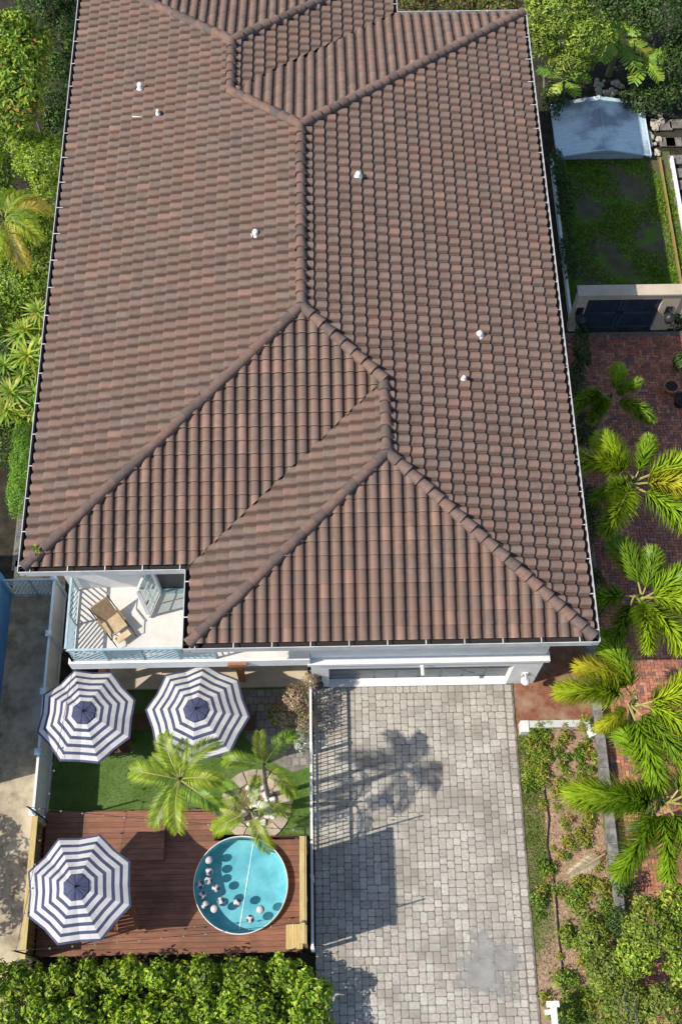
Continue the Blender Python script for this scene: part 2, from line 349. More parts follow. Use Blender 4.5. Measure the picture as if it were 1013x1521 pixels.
Ee = Vector((XR, YB, EZ)); F = Vector((XW2, YB, EZ)); G = Vector((XW2, YB2, EZ)); Hh = Vector((XL, YB2, EZ))
house = thing('house', 'large white house under a brown tiled hip roof', 'house', (-0.67, 19.0, 0))

# ---- roof deck
mb = MB(); dn = Vector((0, 0, -0.05))
for poly in ([A, R1, R2, V1, V2, Hh], [D, Ee, R2, R1, W2, W1], [A, B, W2, R1], [Cc, W1, W2, B], [Cc, D, W1], [Ee, F, V1, R2], [F, G, V2, V1], [G, Hh, V2]):
    mb.add([p + dn for p in poly], [tuple(range(len(poly)))])
roof = mb.obj('roof', M['under'], house)
# ---- tiles
CW, EX = 0.302, 0.343
PROF = [(0.0, 0.0), (0.04, 0.029), (0.14, 0.059), (0.26, 0.077), (0.39, 0.083), (0.52, 0.078), (0.65, 0.061), (0.75, 0.032), (0.79, 0.000), (0.89, -0.008), (1.0, 0.0)]
def tile_geo():
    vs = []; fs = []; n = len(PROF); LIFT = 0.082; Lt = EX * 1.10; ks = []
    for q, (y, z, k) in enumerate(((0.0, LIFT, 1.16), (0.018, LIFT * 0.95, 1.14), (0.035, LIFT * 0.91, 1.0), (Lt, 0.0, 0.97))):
        for t, h in PROF: vs.append((t * CW, y, h + z)); ks.append(k * (0.46 if 0.78 < t < 0.99 else (0.68 if t in (0.0, 1.0, 0.75, 0.04) else 1.0)))  # darker pans: channel shadow painted into the vertex colour, together with dirt
    for q in range(3):
        for i in range(n - 1): fs.append((q * n + i, q * n + i + 1, q * n + n + i + 1, q * n + n + i))
    o = len(vs)
    for t, h in PROF: vs.append((t * CW, 0.0, h + LIFT)); ks.append(1.0)
    for t, h in PROF: vs.append((t * CW, 0.012, h * 0.55 - 0.01)); ks.append(0.8)
    for i in range(n - 1): fs.append((o + n + i, o + n + i + 1, o + i + 1, o + i))
    return np.array(vs), fs, [True] * (3 * n - 3) + [False] * (n - 1), ks
TV, TF, TS, TK = tile_geo()
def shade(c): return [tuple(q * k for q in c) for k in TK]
def tile_col(r):
    base = r.choices([(0.190, 0.130, 0.106), (0.182, 0.131, 0.108), (0.204, 0.136, 0.110), (0.184, 0.138, 0.114), (0.166, 0.121, 0.101), (0.232, 0.148, 0.118)], weights=(7, 7, 4, 4, 2, .7))[0]
    k = 1.08 * r.uniform(0.93, 1.07); return tuple(c * k for c in base)
rt = random.Random(11)
TVAR = []
for k in range(14):
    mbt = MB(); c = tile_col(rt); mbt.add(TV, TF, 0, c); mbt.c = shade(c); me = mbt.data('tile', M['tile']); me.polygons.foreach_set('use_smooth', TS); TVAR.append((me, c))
singles = []
def plane_tiles(p0, eave_dir, up_dir, poly, solo=0, cuts=None):
    """p0: eave origin, eave_dir: unit along eave, poly: list of corner points; the first two are the eave ends"""
    u = Vector(eave_dir).normalized(); v = Vector(up_dir).normalized(); n = u.cross(v).normalized()
    if n.z < 0: u = -u; n = -n
    fr = Matrix((u, v, n)).transposed()
    loc = [fr.transposed() @ (p - p0) for p in poly]
    us = [p.x for p in loc]; vsx = [p.y for p in loc]
    i0, i1 = int(math.floor(min(us) / CW)) - 1, int(math.ceil(max(us) / CW)) + 1; j1 = int(max(vsx) / EX) + 1
    k = len(poly); area = sum(loc[a].x * loc[(a + 1) % k].y - loc[(a + 1) % k].x * loc[a].y for a in range(k)); sg = 1 if area > 0 else -1
    edges = []
    for a in range(k):
        p, q = loc[a], loc[(a + 1) % k]; d = Vector((q.x - p.x, q.y - p.y)).normalized(); nn = Vector((d.y, -d.x)) * sg
        edges.append((p, nn, a))
    def dist(x, y): return max((x - p.x) * nn.x + (y - p.y) * nn.y for p, nn, a in edges if a != 0)
    V0 = 0.175; stv = []; stf = []; stc = []; sts = []
    for j in range(-1, j1 + 1):
        for i in range(i0, i1 + 1):
            x, y = i * CW, V0 + j * EX
            if j < 0: continue
            cs = [dist(x + a * CW, y + b * EX * 1.1) for a in (0, 1) for b in (0, 1)]
            if min(cs) > 0.0: continue
            if solo and max(cs) < -0.02:
                singles.append((solo, y, p0 + fr @ Vector((x, y, 0)), fr)); continue
            o = len(stv); c = tile_col(rt)
            dz = rt.uniform(-0.004, 0.004)
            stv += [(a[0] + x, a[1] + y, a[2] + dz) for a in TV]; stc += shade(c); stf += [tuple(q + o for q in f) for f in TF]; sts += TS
    bm = bmesh.new(); lay = bm.verts.layers.float_color.new('Col')
    bv = [bm.verts.new(q) for q in stv]
    for q, c in zip(bv, stc): q[lay] = (*c, 1)
    for f, s_ in zip(stf, sts):
        ff = bm.faces.new([bv[q] for q in f]); ff.smooth = s_
    for p, nn, a in edges:
        if a == 0: continue
        # cut with the world-vertical plane through this edge
        pa, pb = poly[a], poly[(a + 1) % k]; e = (pb - pa); wn = e.cross(Vector((0, 0, 1))); ln = fr.transposed() @ wn
        if ln.x * nn.x + ln.y * nn.y < 0: ln = -ln
        bmesh.ops.bisect_plane(bm, geom=bm.verts[:] + bm.edges[:] + bm.faces[:], plane_co=(p.x, p.y, p.z), plane_no=ln, clear_outer=True)
    me = bpy.data.meshes.new('roof_tiles'); bm.to_mesh(me); bm.free(); me.materials.append(M['tile'])
    m = fr.to_4x4(); m.translation = p0 - house.location
    o = link('roof_tiles', me, roof, mtx=m); stuff(o)
def upv(eave_pt, ridge_pt, axis):
    d = ridge_pt - eave_pt; d[axis] = 0; return d.normalized()
X_, Y_ = Vector((1, 0, 0)), Vector((0, 1, 0))
uL = upv(A, R1, 1); uRt = upv(D, R1, 1); uF = upv(A, R1, 0); uWF = upv(Cc, W1, 0); uRe = upv(Ee, R2, 0); uG = upv(G, V2, 0)
LV = Vector((XL, V1.y, EZ)); RW = Vector((XR, W2.y, EZ))
plane_tiles(A, Y_, uL, [A, LV, V1, R2, R1]); plane_tiles(A, Y_, uL, [LV, Hh, V2, V1])
plane_tiles(D, Y_, uRt, [D, RW, W2, W1]); plane_tiles(D, Y_, uRt, [RW, Ee, R2, R1, W2])
plane_tiles(A, X_, uF, [A, B, W2, R1], solo=2)
plane_tiles(Cc, Y_, upv(Cc, W1, 1), [Cc, B, W2, W1])
plane_tiles(Cc, X_, uWF, [Cc, D, W1], solo=1)
plane_tiles(Ee, X_, uRe, [Ee, F, V1, R2])
plane_tiles(F, Y_, upv(F, V1, 1), [F, G, V2, V1]); plane_tiles(Hh, X_, uG, [G, Hh, V2])
singles.sort(key=lambda s: (s[0], s[1]))
extra = MB()
for n, (sl, y, p, fr) in enumerate(singles):
    me, c = rt.choice(TVAR)
    m = fr.to_4x4(); m.translation = p - house.location
    if n < 300: link('tile', me, roof, mtx=m)
    else:
        m2 = fr.to_4x4(); m2.translation = p; c2 = tile_col(rt)
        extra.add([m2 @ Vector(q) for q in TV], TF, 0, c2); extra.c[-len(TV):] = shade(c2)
if extra.v:
    o = extra.obj('roof_tiles', M['tile'], roof); stuff(o); o.data.polygons.foreach_set('use_smooth', TS * (len(o.data.polygons) // len(TS)))
# ---- hip and ridge caps
def cap_mesh(c):
    mb = MB(); n = 9; Lc = 0.40
    for (y, r, z) in ((0.0, 0.150, 0.042), (Lc, 0.112, 0.0)):
        for i in range(n):
            a = math.pi * i / (n - 1); mb.v.append((r * math.cos(a), y, z + r * 0.92 * math.sin(a))); mb.c.append(c)
    for i in range(n - 1): mb.f.append((i, i + 1, n + i + 1, n + i)); mb.m.append(0)
    o = len(mb.v)
    for (y, r, z) in ((0.0, 0.150, 0.042), (0.004, 0.105, 0.02)):
        for i in range(n):
            a = math.pi * i / (n - 1); mb.v.append((r * math.cos(a), y, z + r * 0.92 * math.sin(a))); mb.c.append(tuple(q * 1.25 for q in c))
    for i in range(n - 1): mb.f.append((o + i, o + n + i, o + n + i + 1, o + i + 1)); mb.m.append(0)
    # side skirts down to the tiles
    for sx in (1, -1):
        mb.add([(sx * 0.150, 0, 0.042), (sx * 0.112, Lc, 0.0), (sx * 0.112, Lc, -0.10), (sx * 0.150, 0, -0.09)], [(0, 1, 2, 3)], 0, tuple(q * 0.9 for q in c))
    me = mb.data('ridge_tile', M['cap']); me.polygons.foreach_set('use_smooth', [i < n - 1 for i in range(len(mb.f))]); return me
CAPS = [cap_mesh(c) for c in ((0.175, 0.122, 0.104), (0.150, 0.112, 0.098), (0.20, 0.132, 0.108), (0.130, 0.104, 0.095), (0.18, 0.13, 0.112))]
def caps(a, b, st=0.345, lift=0.075):
    d = b - a; L_ = d.length; d.normalize(); x = d.cross(Vector((0, 0, 1))).normalized(); z = x.cross(d)
    n = max(1, round(L_ / st)); fr = Matrix((x, d, z)).transposed()
    for i in range(n):
        p = a + d * (i * L_ / n); m = fr.to_4x4() @ Matrix.Rotation(rt.uniform(-0.03, 0.03), 4, 'Z'); m.translation = p + z * (lift + rt.uniform(-0.006, 0.006)) - house.location
        link('ridge_tile', rt.choice(CAPS), roof, mtx=m)
ins = 0.14
for a, b in ((A, R1), (D, W1), (Cc, W1), (W2, R1), (Ee, R2), (V1, R2), (G, V2), (Hh, V2)):
    q = a.copy()
    if a.z <= EZ + 0.01: q = a + (b - a).normalized() * 0.22
    caps(q, b)
caps(R1, R2); caps(W1, W2); caps(V1, V2)
# ---- valleys
for a, b in ((B, W2), (F, V1)):
    m_ = MB().bar(a + Vector((0, 0, 0.012)), b + Vector((0, 0, 0.012)), 0.10, 0.01); m_.obj('valley', M['under'], roof)
# ---- gutters with straps
gw = 0.16
def gutter(a, b, inward):
    a, b, nrm = Vector(a), Vector(b), Vector(inward); d = (b - a).normalized(); mb = MB()
    z = EZ
    def strip(o0, o1, z0, z1):
        q = [a + nrm * o0, b + nrm * o0, b + nrm * o1, a + nrm * o1]; mb.prism([(p.x, p.y) for p in q], z0, z1)
    strip(0, 0.018, z - 0.13, z + 0.13); strip(0.019, gw, z - 0.13, z - 0.118); strip(gw, gw + 0.02, z - 0.17, z - 0.02)
    g = mb.obj('gutter', M['gutter'], house)
    n = int((b - a).length / 0.92); s_ = MB()
    for i in range(n + 1):
        p = a + d * (0.3 + i * 0.92)
        if (p - a).length > (b - a).length - 0.1: continue
        st = MB(); q = [p + nrm * 0.003, p + d * 0.025 + nrm * 0.003, p + d * 0.025 + nrm * (gw + 0.05), p + nrm * (gw + 0.05)]
        st.prism([(k_.x, k_.y) for k_ in q], z + 0.131, z + 0.141); st.obj('strap', M['gutter'], g)
gutter(A, B, (0, 1, 0)); gutter(Cc, D, (0, 1, 0)); gutter((XR, YF, 0), (XR, YB, 0), (-1, 0, 0)); gutter((XL, YB2, 0), (XL, Y0, 0), (1, 0, 0))
gutter((XW, Y0, 0), (XW, YF, 0), (1, 0, 0)); gutter((XR, YB, 0), (XW2, YB, 0), (0, -1, 0)); gutter((XW2, YB, 0), (XW2, YB2, 0), (-1, 0, 0)); gutter((XW2, YB2, 0), (XL, YB2, 0), (0, -1, 0))
# ---- soffit
mb = MB(); zs = EZ - 0.15
for poly in (rect(XL + .1, XW + .1, Y0 + .1, 11.3), rect(XW + .1, XR - .1, YF + .1, 11.3), rect(XL + .1, -7.0, 11.3, YB - .2), rect(5.6, XR - .1, 11.3, YB - .1)):
    mb.add([(p[0], p[1], zs) for p in poly], [(3, 2, 1, 0)])
mb.obj('soffit', M['white'], house)
# ---- walls
mb = MB(); GY = 9.13
mb.box(-7.08, 5.69, 11.2, YB - .65, 0, EZ - .16)                      # main block
mb.box(-7.08, 1.7, YB - .65, YB2 - .65, 0, EZ - .16)
mb.box(-3.0, -0.62, 9.72, 11.2, 2.8, EZ - .16)                        # room over the porch
mb.box(-0.62, 5.69, GY + .10, 11.2, 2.45, EZ - .16)                   # room over the garage
mb.box(-0.62, -0.14, GY, 11.2, 0, 2.30); mb.box(4.92, 5.69, GY, 11.2, 0, 2.30)     # garage piers
mb.box(-0.14, 4.92, GY, GY + .20, 1.74, 2.30); mb.box(-0.14, 4.92, GY + .30, 11.2, 0, 2.3)
wall = mb.obj('wall', M['stucco'], house)
MB().box(-0.70, 5.78, GY - .10, GY + .2, 2.30, 2.45, col=(.84, .85, .86)).obj('cornice', M['white'], wall)
MB().box(-0.60, 5.69, GY - .012, GY - .002, 1.98, 2.03).obj('trim_band', M['white'], wall)
gd = MB().box(-0.14, 4.92, GY + .24, GY + .3, 0.0, 1.74).obj('garage_door', M['doorgrey'], house)
for r_ in range(4):
    for c_ in range(8):
        x0 = -0.10 + c_ * 0.628; MB().box(x0 + .04, x0 + .59, GY + .225, GY + .24, 0.04 + r_ * .43, 0.40 + r_ * .43).obj('panel', M['doorgrey'], gd)
MB().box(-0.14, 4.92, GY - .02, GY + .22, 0.0, 0.03).obj('threshold', M['white'], house)
# ---- door opening of the balcony, glazed
do = MB().box(-4.62, -3.02, 11.14, 11.19, 2.82, 4.9).obj('balcony_doorway', M['bronze'], house)
MB().box(-4.70, -4.62, 11.08, 11.2, 2.82, 4.98).obj('frame', M['grey'], do)
MB().box(-4.70, -3.0, 11.0, 11.19, 2.805, 2.84).obj('threshold', M['railblue'], do)
# ---- balcony slab, fascia beam, porch posts
MB().box(-6.95, -0.63, 9.12, 11.2, 2.62, 2.8).obj('balcony_floor', M['balcony'], house)
MB().box(-6.98, -0.63, 9.06, 9.12, 2.36, 2.84).obj('fascia', M['white'], house)
MB().box(-6.98, -6.92, 9.12, 11.2, 2.36, 2.84).obj('fascia', M['white'], house)
MB().box(-6.92, -0.63, 9.12, 9.26, 2.36, 2.62).obj('beam', M['white'], house)
for x in (-6.35, -2.62):
    MB().box(x - .09, x + .09, 9.28, 9.46, 0.12, 2.62).obj('porch_post', M['redwood'], house)
MB().box(-2.80, -2.30, 8.98, 9.06, 2.52, 2.74).obj('beam_end', M['redwood'], house)
# ---- balcony railing
ZB = 2.8; ZT = 3.72
rl = thing('balcony_railing', 'pale blue-grey balcony railing of diagonal bars round the white balcony floor', 'railing', (-6.88, 9.16, ZB))
def rail_run(a, b, npan):
    a, b = Vector(a), Vector(b); d = (b - a).normalized(); L_ = (b - a).length
    MB().bar(a + Vector((0, 0, .9)), b + Vector((0, 0, .9)), 0.06, 0.05).obj('top_rail', M['railblue'], rl)
    MB().bar(a + Vector((0, 0, .08)), b + Vector((0, 0, .08)), 0.04, 0.04).obj('bottom_rail', M['railblue'], rl)
    pw = L_ / npan
    for i in range(npan + 1):
        p = a + d * (i * pw); MB().bar(p, p + Vector((0, 0, .93)), 0.05, 0.05).obj('baluster_post', M['railblue'], rl)
    for i in range(npan):
        o = a + d * (i * pw); h0, h1 = 0.09, 0.88; sgn = 1 if i % 2 == 0 else -1
        hh = h1 - h0; st = 0.165; k = -hh
        while k < pw:
            # bar at 45 degrees starting at (k,0)
            s0, t0 = max(k, 0.0), max(-k, 0.0); s1 = min(k + hh, pw); t1 = s1 - k
            if s1 - s0 > 0.05:
                f_ = (lambda s_: s_) if sgn > 0 else (lambda s_: pw - s_)
                pa = o + d * f_(s0) + Vector((0, 0, h0 + t0)); pb = o + d * f_(s1) + Vector((0, 0, h0 + t1))
                MB().bar(pa, pb, 0.028, 0.028).obj('bar', M['railblue'], rl)
            k += st
rail_run((-6.88, 9.16, ZB), (-3.1, 9.16, ZB), 4); rail_run((-6.88, 9.16, ZB), (-6.88, 11.14, ZB), 2)
# ---- glazed door standing open
hp, fp = Vector((-4.66, 11.06, ZB + .02)), Vector((-4.93, 10.30, ZB + .02))
gdoor = thing('glazed_door', 'glazed white-framed door standing open onto the balcony', 'door', hp)
dd = (fp - hp); dl = dd.length; dd.normalize(); H_ = 2.05; nn_ = Vector((dd.y, -dd.x, 0))
fr_ = MB()
for s_ in (0.05, dl - 0.05): fr_.bar(hp + dd * s_, hp + dd * s_ + Vector((0, 0, H_)), 0.10, 0.05, up=(0, 0, 1))
for z_ in (0.1, H_ - .05): fr_.bar(hp + Vector((0, 0, z_)), fp + Vector((0, 0, z_)), 0.05, 0.12)
fo = fr_.obj('door_frame', M['white'], gdoor)
mu = MB()
for z_ in (0.55, 0.98, 1.42): mu.bar(hp + dd * .08 + Vector((0, 0, z_)), fp - dd * .08 + Vector((0, 0, z_)), 0.03, 0.03)
mu.bar(hp + dd * dl * .5 + Vector((0, 0, .1)), hp + dd * dl * .5 + Vector((0, 0, H_ - .05)), 0.03, 0.03)
mu.obj('glazing_bars', M['white'], fo)
MB().bar(hp + dd * .08 + Vector((0, 0, 1.03)), fp - dd * .08 + Vector((0, 0, 1.03)), 0.008, 1.9).obj('pane', M['pane'], gdoor)
MB().bar(fp - dd * .06 + Vector((0, 0, 1.0)) - nn_ * .08, fp - dd * .18 + Vector((0, 0, 1.0)) - nn_ * .08, 0.03, 0.03).obj('handle', M['bronze'], gdoor)
# ---- balcony lounge chair
def lounge():
    t = thing('lounge_chair', 'tan sling lounge chair on the white balcony', 'chair', (-5.82, 10.08, ZB), R(38))
    o = MB().box(-.30, .30, -.40, .22, .34, .39, mtx=Matrix.Rotation(R(-6), 4, 'X')).obj('seat', M['sling'], t, world=False)
    MB().add([(-.30, .20, .38), (.30, .20, .38), (.30, .62, .86), (-.30, .62, .86), (-.30, .24, .36), (.30, .24, .36), (.30, .66, .84), (-.30, .66, .84)], [(0, 1, 2, 3), (7, 6, 5, 4), (0, 4, 5, 1), (3, 2, 6, 7), (0, 3, 7, 4), (1, 5, 6, 2)], 0, (0.72, 0.66, 0.6)).obj('backrest', M['sling'], t, world=False)
    MB().box(-.24, .24, -.62, -.42, .25, .30, col=(1.3, 1.3, 1.3)).obj('footrest', M['sling'], t, world=False)
    for s_ in (-1, 1):
        x = s_ * .34
        MB().tube([(x, -.66, .02), (x, -.62, .30), (x, -.2, .58), (x, .3, .60), (x, .66, .86)], .018, 6).obj('arm_frame', M['bronze'], t, world=False)
        MB().tube([(x, -.4, .36), (x, .42, .02)], .016, 6).obj('leg', M['bronze'], t, world=False)
        MB().tube([(x, .2, .36), (x, -.3, .02)], .016, 6).obj('leg', M['bronze'], t, world=False)
        MB().box(x - .03, x + .03, -.24, .28, .595, .62, col=(.5, .45, .4)).obj('armrest', M['sling'], t, world=False)
    t.scale = (.86, .86, .86); return t
lounge()
# ---- roof vents
def on_roof(px, py, plane):
    a, b, c = plane; n = (b - a).cross(c - a); d = ray(px, py); o = Vector((0, 0, HC)); t = (a - o).dot(n) / d.dot(n); return o + d * t
PLl, PLr = (A, R1, R2), (D, Ee, R2)
for px, py, pl, r, h in ((210, 136, PLl, .08, .18), (236, 172, PLl, .05, .10), (380, 351, PLl, .08, .10), (532, 265, PLr, .08, .10), (711, 501, PLr, .085, .10), (688, 566, PLr, .055, .09)):
    p = on_roof(px, py, pl); v = MB()
    v.lathe([(r * 1.5, .05), (r * 1.45, .10), (r * 1.15, .12), (r, .13), (r, .10 + h), (r * .75, .14 + h), (.004, .15 + h)], 14)
    vo = MB(); vo.v, vo.f, vo.m, vo.c = [(q[0] + p.x, q[1] + p.y, q[2] + p.z) for q in v.v], v.f, v.m, v.c
    vp = vo.obj('vent_pipe', M['white'], roof, smooth=True)
p = on_roof(205, 177, PLl); MB().box(p.x - .14, p.x + .14, p.y - .03, p.y + .03, p.z + .09, p.z + .12).obj('flashing_strip', M['white'], roof)
# ---- facade lamps
def wall_lamp(name, label, x, z, y, m=None, s=1.0):
    t = thing(name, label, 'wall lamp', (x, y, z))
    MB().box(-.07 * s, .07 * s, -.03, 0, -.14 * s, .14 * s).obj('back_plate', m or M['white'], t, world=False)
    MB().tube([(0, -.02, .08 * s), (0, -.14 * s, .14 * s), (0, -.2 * s, .10 * s)], .018 * s, 6).obj('arm', m or M['white'], t, world=False)
    b = MB().lathe([(.02 * s, .12 * s), (.06 * s, .10 * s), (.12 * s, .04 * s), (.125 * s, .02 * s)], 12, 0, -.2 * s).obj('lamp_shade', m or M['white'], t, smooth=True, world=False)
    MB().lathe([(.085 * s, .03 * s), (.095 * s, -.08 * s), (.06 * s, -.16 * s), (.01, -.17 * s)], 12, 0, -.2 * s).obj('globe', M['glass'] if m is None else m, t, smooth=True, world=False)
    return t
wall_lamp('wall_lamp', 'white lantern lamp on the white wall right of the garage door', 5.32, 0.95, GY - .002, s=1.05)
wall_lamp('wall_lamp', 'dark lantern lamp on the white wall left of the garage door', -0.42, 0.95, GY - .002, M['bronze'], 1.1)
t = thing('security_camera', 'small white security camera above the middle of the garage door', 'camera', (2.38, GY - .012, 2.1))
MB().box(-.05, .05, -.05, 0, -.05, .05).obj('mount', M['white'], t, world=False); MB().tube([(0, -.04, 0), (.02, -.30, -.06)], .05, 10).obj('body', M['white'], t, world=False)

# ================================================================== FENCES
# left boundary: cream vinyl fence with pale blue posts
FX = -7.9
vf = thing('vinyl_fence', 'cream white vinyl privacy fence with pale blue posts along the grey alley', 'fence', (FX, 5.45, 0))
ys = [5.45, 7.05, 8.70, 10.35, 12.02]
for i, y in enumerate(ys):
    p_ = MB().box(FX - .055, FX + .055, y - .055, y + .055, 0, 1.56).obj('post', M['postblue'], vf)
    MB().box(FX - .085, FX + .085, y - .085, y + .085, 1.56, 1.60).add([(FX - .075, y - .075, 1.602), (FX + .075, y - .075, 1.602), (FX + .075, y + .075, 1.602), (FX - .075, y + .075, 1.602), (FX, y, 1.67)], [(0, 1, 4), (1, 2, 4), (2, 3, 4), (3, 0, 4)]).obj('post_cap', M['postblue'], p_)
    if i < len(ys) - 1:
        y2 = ys[i + 1]; n = 10; wb = (y2 - y - .11) / n
        for k in range(n): MB().box(FX - .018, FX + .018, y + .055 + k * wb + .003, y + .055 + (k + 1) * wb - .003, .12, 1.42, col=tint((1, 1, 1), .03)).obj('board', M['vinyl'], vf)
        MB().box(FX - .032, FX + .032, y + .055, y2 - .055, 1.42, 1.50).obj('top_rail', M['postblue' if i else 'vinyl'], vf); MB().box(FX - .032, FX + .032, y + .055, y2 - .055, .04, .12).obj('bottom_rail', M['vinyl'], vf)
# wooden fence beside the deck
wf = thing('board_fence', 'wooden board fence with pale pine cap beside the deck and alley', 'fence', (FX, 2.0, 0))
n = 26
for k in range(n): MB().box(FX - .012, FX + .012, 1.95 + k * .133, 1.95 + k * .133 + .127, 0, 1.44, col=tint((.42, .33, .30), .1)).obj('board', M['pine'], wf)
MB().box(FX - .02, FX + .13, 1.9, 5.40, 1.442, 1.48).obj('cap_board', M['pine'], wf)
for y in (1.98, 3.7, 5.33): MB().box(FX + .013, FX + .10, y - .04, y + .04, 0, 1.44).obj('post', M['pine'], wf)
# right: white metal picket fence along the driveway
QX = -0.655
pf = thing('picket_fence', 'white metal picket fence between turf lawn and paver driveway', 'fence', (QX, 2.05, 0))
MB().box(QX - .03, QX + .03, 2.05, 9.02, 1.14, 1.19).obj('top_rail', M['white'], pf); MB().box(QX - .02, QX + .02, 2.05, 9.02, .14, .18).obj('bottom_rail', M['white'], pf)
pk = MB().box(-.010, .010, -.010, .010, .05, 1.14).data('picket', M['white'])
for k in range(63): link('picket', pk, pf, (0, 0.11 + k * .11, 0))
for y in (2.05, 3.8, 5.5, 7.22, 9.0): MB().box(QX - .04, QX + .04, y - .04, y + .04, 0, 1.22).obj('post', M['white'], pf)
# tall board screen on the deck's edge
SX = -0.86
sc = thing('privacy_screen', 'tall solid board screen with yellow pine cap beside the round pool', 'screen', (SX, 2.1, 0))
for k in range(18): MB().box(SX - .012, SX + .012, 2.10 + k * .136, 2.10 + k * .136 + .134, .05, 2.50, col=tint((.5, .4, .34), .12)).obj('board', M['pine'], sc)
MB().box(SX - .07, SX + .06, 2.06, 4.58, 2.502, 2.54).obj('cap_board', M['pine'], sc)
MB().box(SX + .075, SX + .10, 2.06, 4.58, 2.44, 2.535).obj('cap_board', M['pine'], sc)
for y in (2.14, 3.3, 4.50): MB().box(SX + .013, SX + .07, y - .035, y + .035, 0, 2.5).obj('post', M['pine'], sc)
# string light poles and strings
def pole(label, x, y, h):
    t = thing('light_pole', label, 'pole', (x, y, 0))
    MB().tube([(0, 0, 0), (0, 0, h)], .022, 8).obj('shaft', M['bronze'], t, world=False); MB().tube([(0, 0, h - .04), (-.07, 0, h - .02)], .01, 6).obj('hook', M['bronze'], t, world=False); return t
pole('thin dark light pole at the lawn end of the tall pine-capped screen', -0.78, 4.66, 3.45)
pole('thin dark light pole at the hedge end of the tall pine-capped screen', -0.78, 2.50, 3.4)
pole('thin dark light pole between the cream fence and the board fence', -7.76, 5.42, 2.6)
pole('thin dark light pole at the hedge end of the board fence', -7.76, 2.02, 2.6)
def string(label, a, b, sag, nb):
    a, b = Vector(a), Vector(b); t = thing('string_light', label, 'string light', a)
    f = lambda s_: a.lerp(b, s_) - Vector((0, 0, sag * 4 * s_ * (1 - s_)))
    MB().tube([f(i / 16) for i in range(17)], .006, 4).obj('cable', M['black'], t)
    for k in range(nb):
        p = f((k + .5) / nb); bd = MB().lathe([(.008, 0), (.022, -.03), (.026, -.06), (.012, -.09), (.001, -.095)], 6)
        bd.v = [(q[0] + p.x, q[1] + p.y, q[2] + p.z) for q in bd.v]; bd.obj('bulb', M['offwhite'], t)
string('string of small bulbs hung across the lawn edge of the deck', (-7.76, 5.42, 2.55), (-0.80, 4.66, 3.0), .35, 13)
string('string of small bulbs hung over the deck along the hedge', (-7.76, 2.02, 2.55), (-0.80, 2.50, 3.0), .35, 13)
string('string of small bulbs hung along the cream fence past the umbrellas', (-7.76, 2.02, 2.45), (-6.95, 9.0, 2.45), .12, 12)

# ================================================================== DECK
DZ = 0.25
WOOD = (0.235, 0.108, 0.064)
dk = thing('deck', 'red-brown stained plank deck around the round pool', 'deck', (-4.4, 3.8, 0))
PC = Vector((-2.54, 3.70)); PR = 1.24
def plank_piece(x0, x1, y0, y1, z, parent, c):
    MB().box(x0, x1, y0, y1, z - .03, z, col=c).obj('plank', M['plank'], parent)
y = 2.02; pw = .142; rk = random.Random(4)
while y < 5.62:
    y1 = y + pw - .007; xr = -0.98 if y1 < 4.93 else -3.28
    hw = [math.sqrt(max(0, (PR + .004) ** 2 - (q - PC.y) ** 2)) for q in (y, y1)]
    segs = [((-7.83, -7.83), (xr, xr))] if max(hw) == 0 else [((-7.83, -7.83), (PC.x - hw[0], PC.x - hw[1])), ((PC.x + hw[0], PC.x + hw[1]), (xr, xr))]
    for (a0, a1), (b0, b1) in segs:
        c = tint(WOOD, .16); cuts = [rk.uniform(a0 + .8, min(b0, b1) - .8)] if min(b0, b1) - max(a0, a1) > 2.6 else []
        xs = [(a0, a1)] + [(q + .002, q + .002) for q in cuts]; xe = [(q - .002, q - .002) for q in cuts] + [(b0, b1)]
        for (p0, p1), (q0, q1) in zip(xs, xe):
            MB().prism([(p0, y), (q0, y), (q1, y1), (p1, y1)], DZ - .03, DZ, col=tint(WOOD, .16)).obj('plank', M['plank'], dk)
    y += pw
for jx in (-7.7, -6.6, -5.5, -4.4, -1.08): MB().box(jx - .03, jx + .03, 2.0, 4.9, -.05, DZ - .032, col=WOOD).obj('joist', M['plank'], dk)
MB().box(-7.83, -3.28, 5.632, 5.655, .03, DZ, col=tint(WOOD, .1)).obj('fascia_board', M['plank'], dk)
MB().box(-3.27, -3.25, 4.95, 5.65, .03, DZ, col=tint(WOOD, .1)).obj('fascia_board', M['plank'], dk)
MB().box(-3.24, -.98, 4.94, 4.96, .03, DZ, col=tint(WOOD, .1)).obj('fascia_board', M['plank'], dk)
MB().box(-.975, -.95, 1.98, 4.96, .03, DZ, col=tint(WOOD, .1)).obj('fascia_board', M['plank'], dk)
st = thing('deck_platform', 'low raised plank platform on the lawn end of the deck', 'platform', (-6.2, 5.0, DZ))
for k in range(9):
    MB().box(-7.80, -4.62, 4.38 + k * .142, 4.38 + k * .142 + .135, DZ + .13, DZ + .16, col=tint(WOOD, .14)).obj('plank', M['plank'], st)
MB().box(-7.80, -4.62, 4.362, 4.378, DZ, DZ + .158, col=WOOD).obj('riser', M['plank'], st); MB().box(-4.618, -4.60, 4.362, 5.66, DZ, DZ + .158, col=WOOD).obj('riser', M['plank'], st)
# wooden stool
sl = thing('wooden_stool', 'small yellow pine slatted stool in the corner of the deck', 'stool', (-1.13, 2.36, DZ))
for k in range(6): MB().box(-.21 + k * .072, -.21 + k * .072 + .066, -.30, .30, .40, .425, col=tint((1.05, 1.05, 1), .08)).obj('slat', M['pine'], sl, world=False)
for x in (-.17, .17):
    for y in (-.24, .24): MB().box(x - .03, x + .03, y - .03, y + .03, 0, .40).obj('leg', M['pine'], sl, world=False)
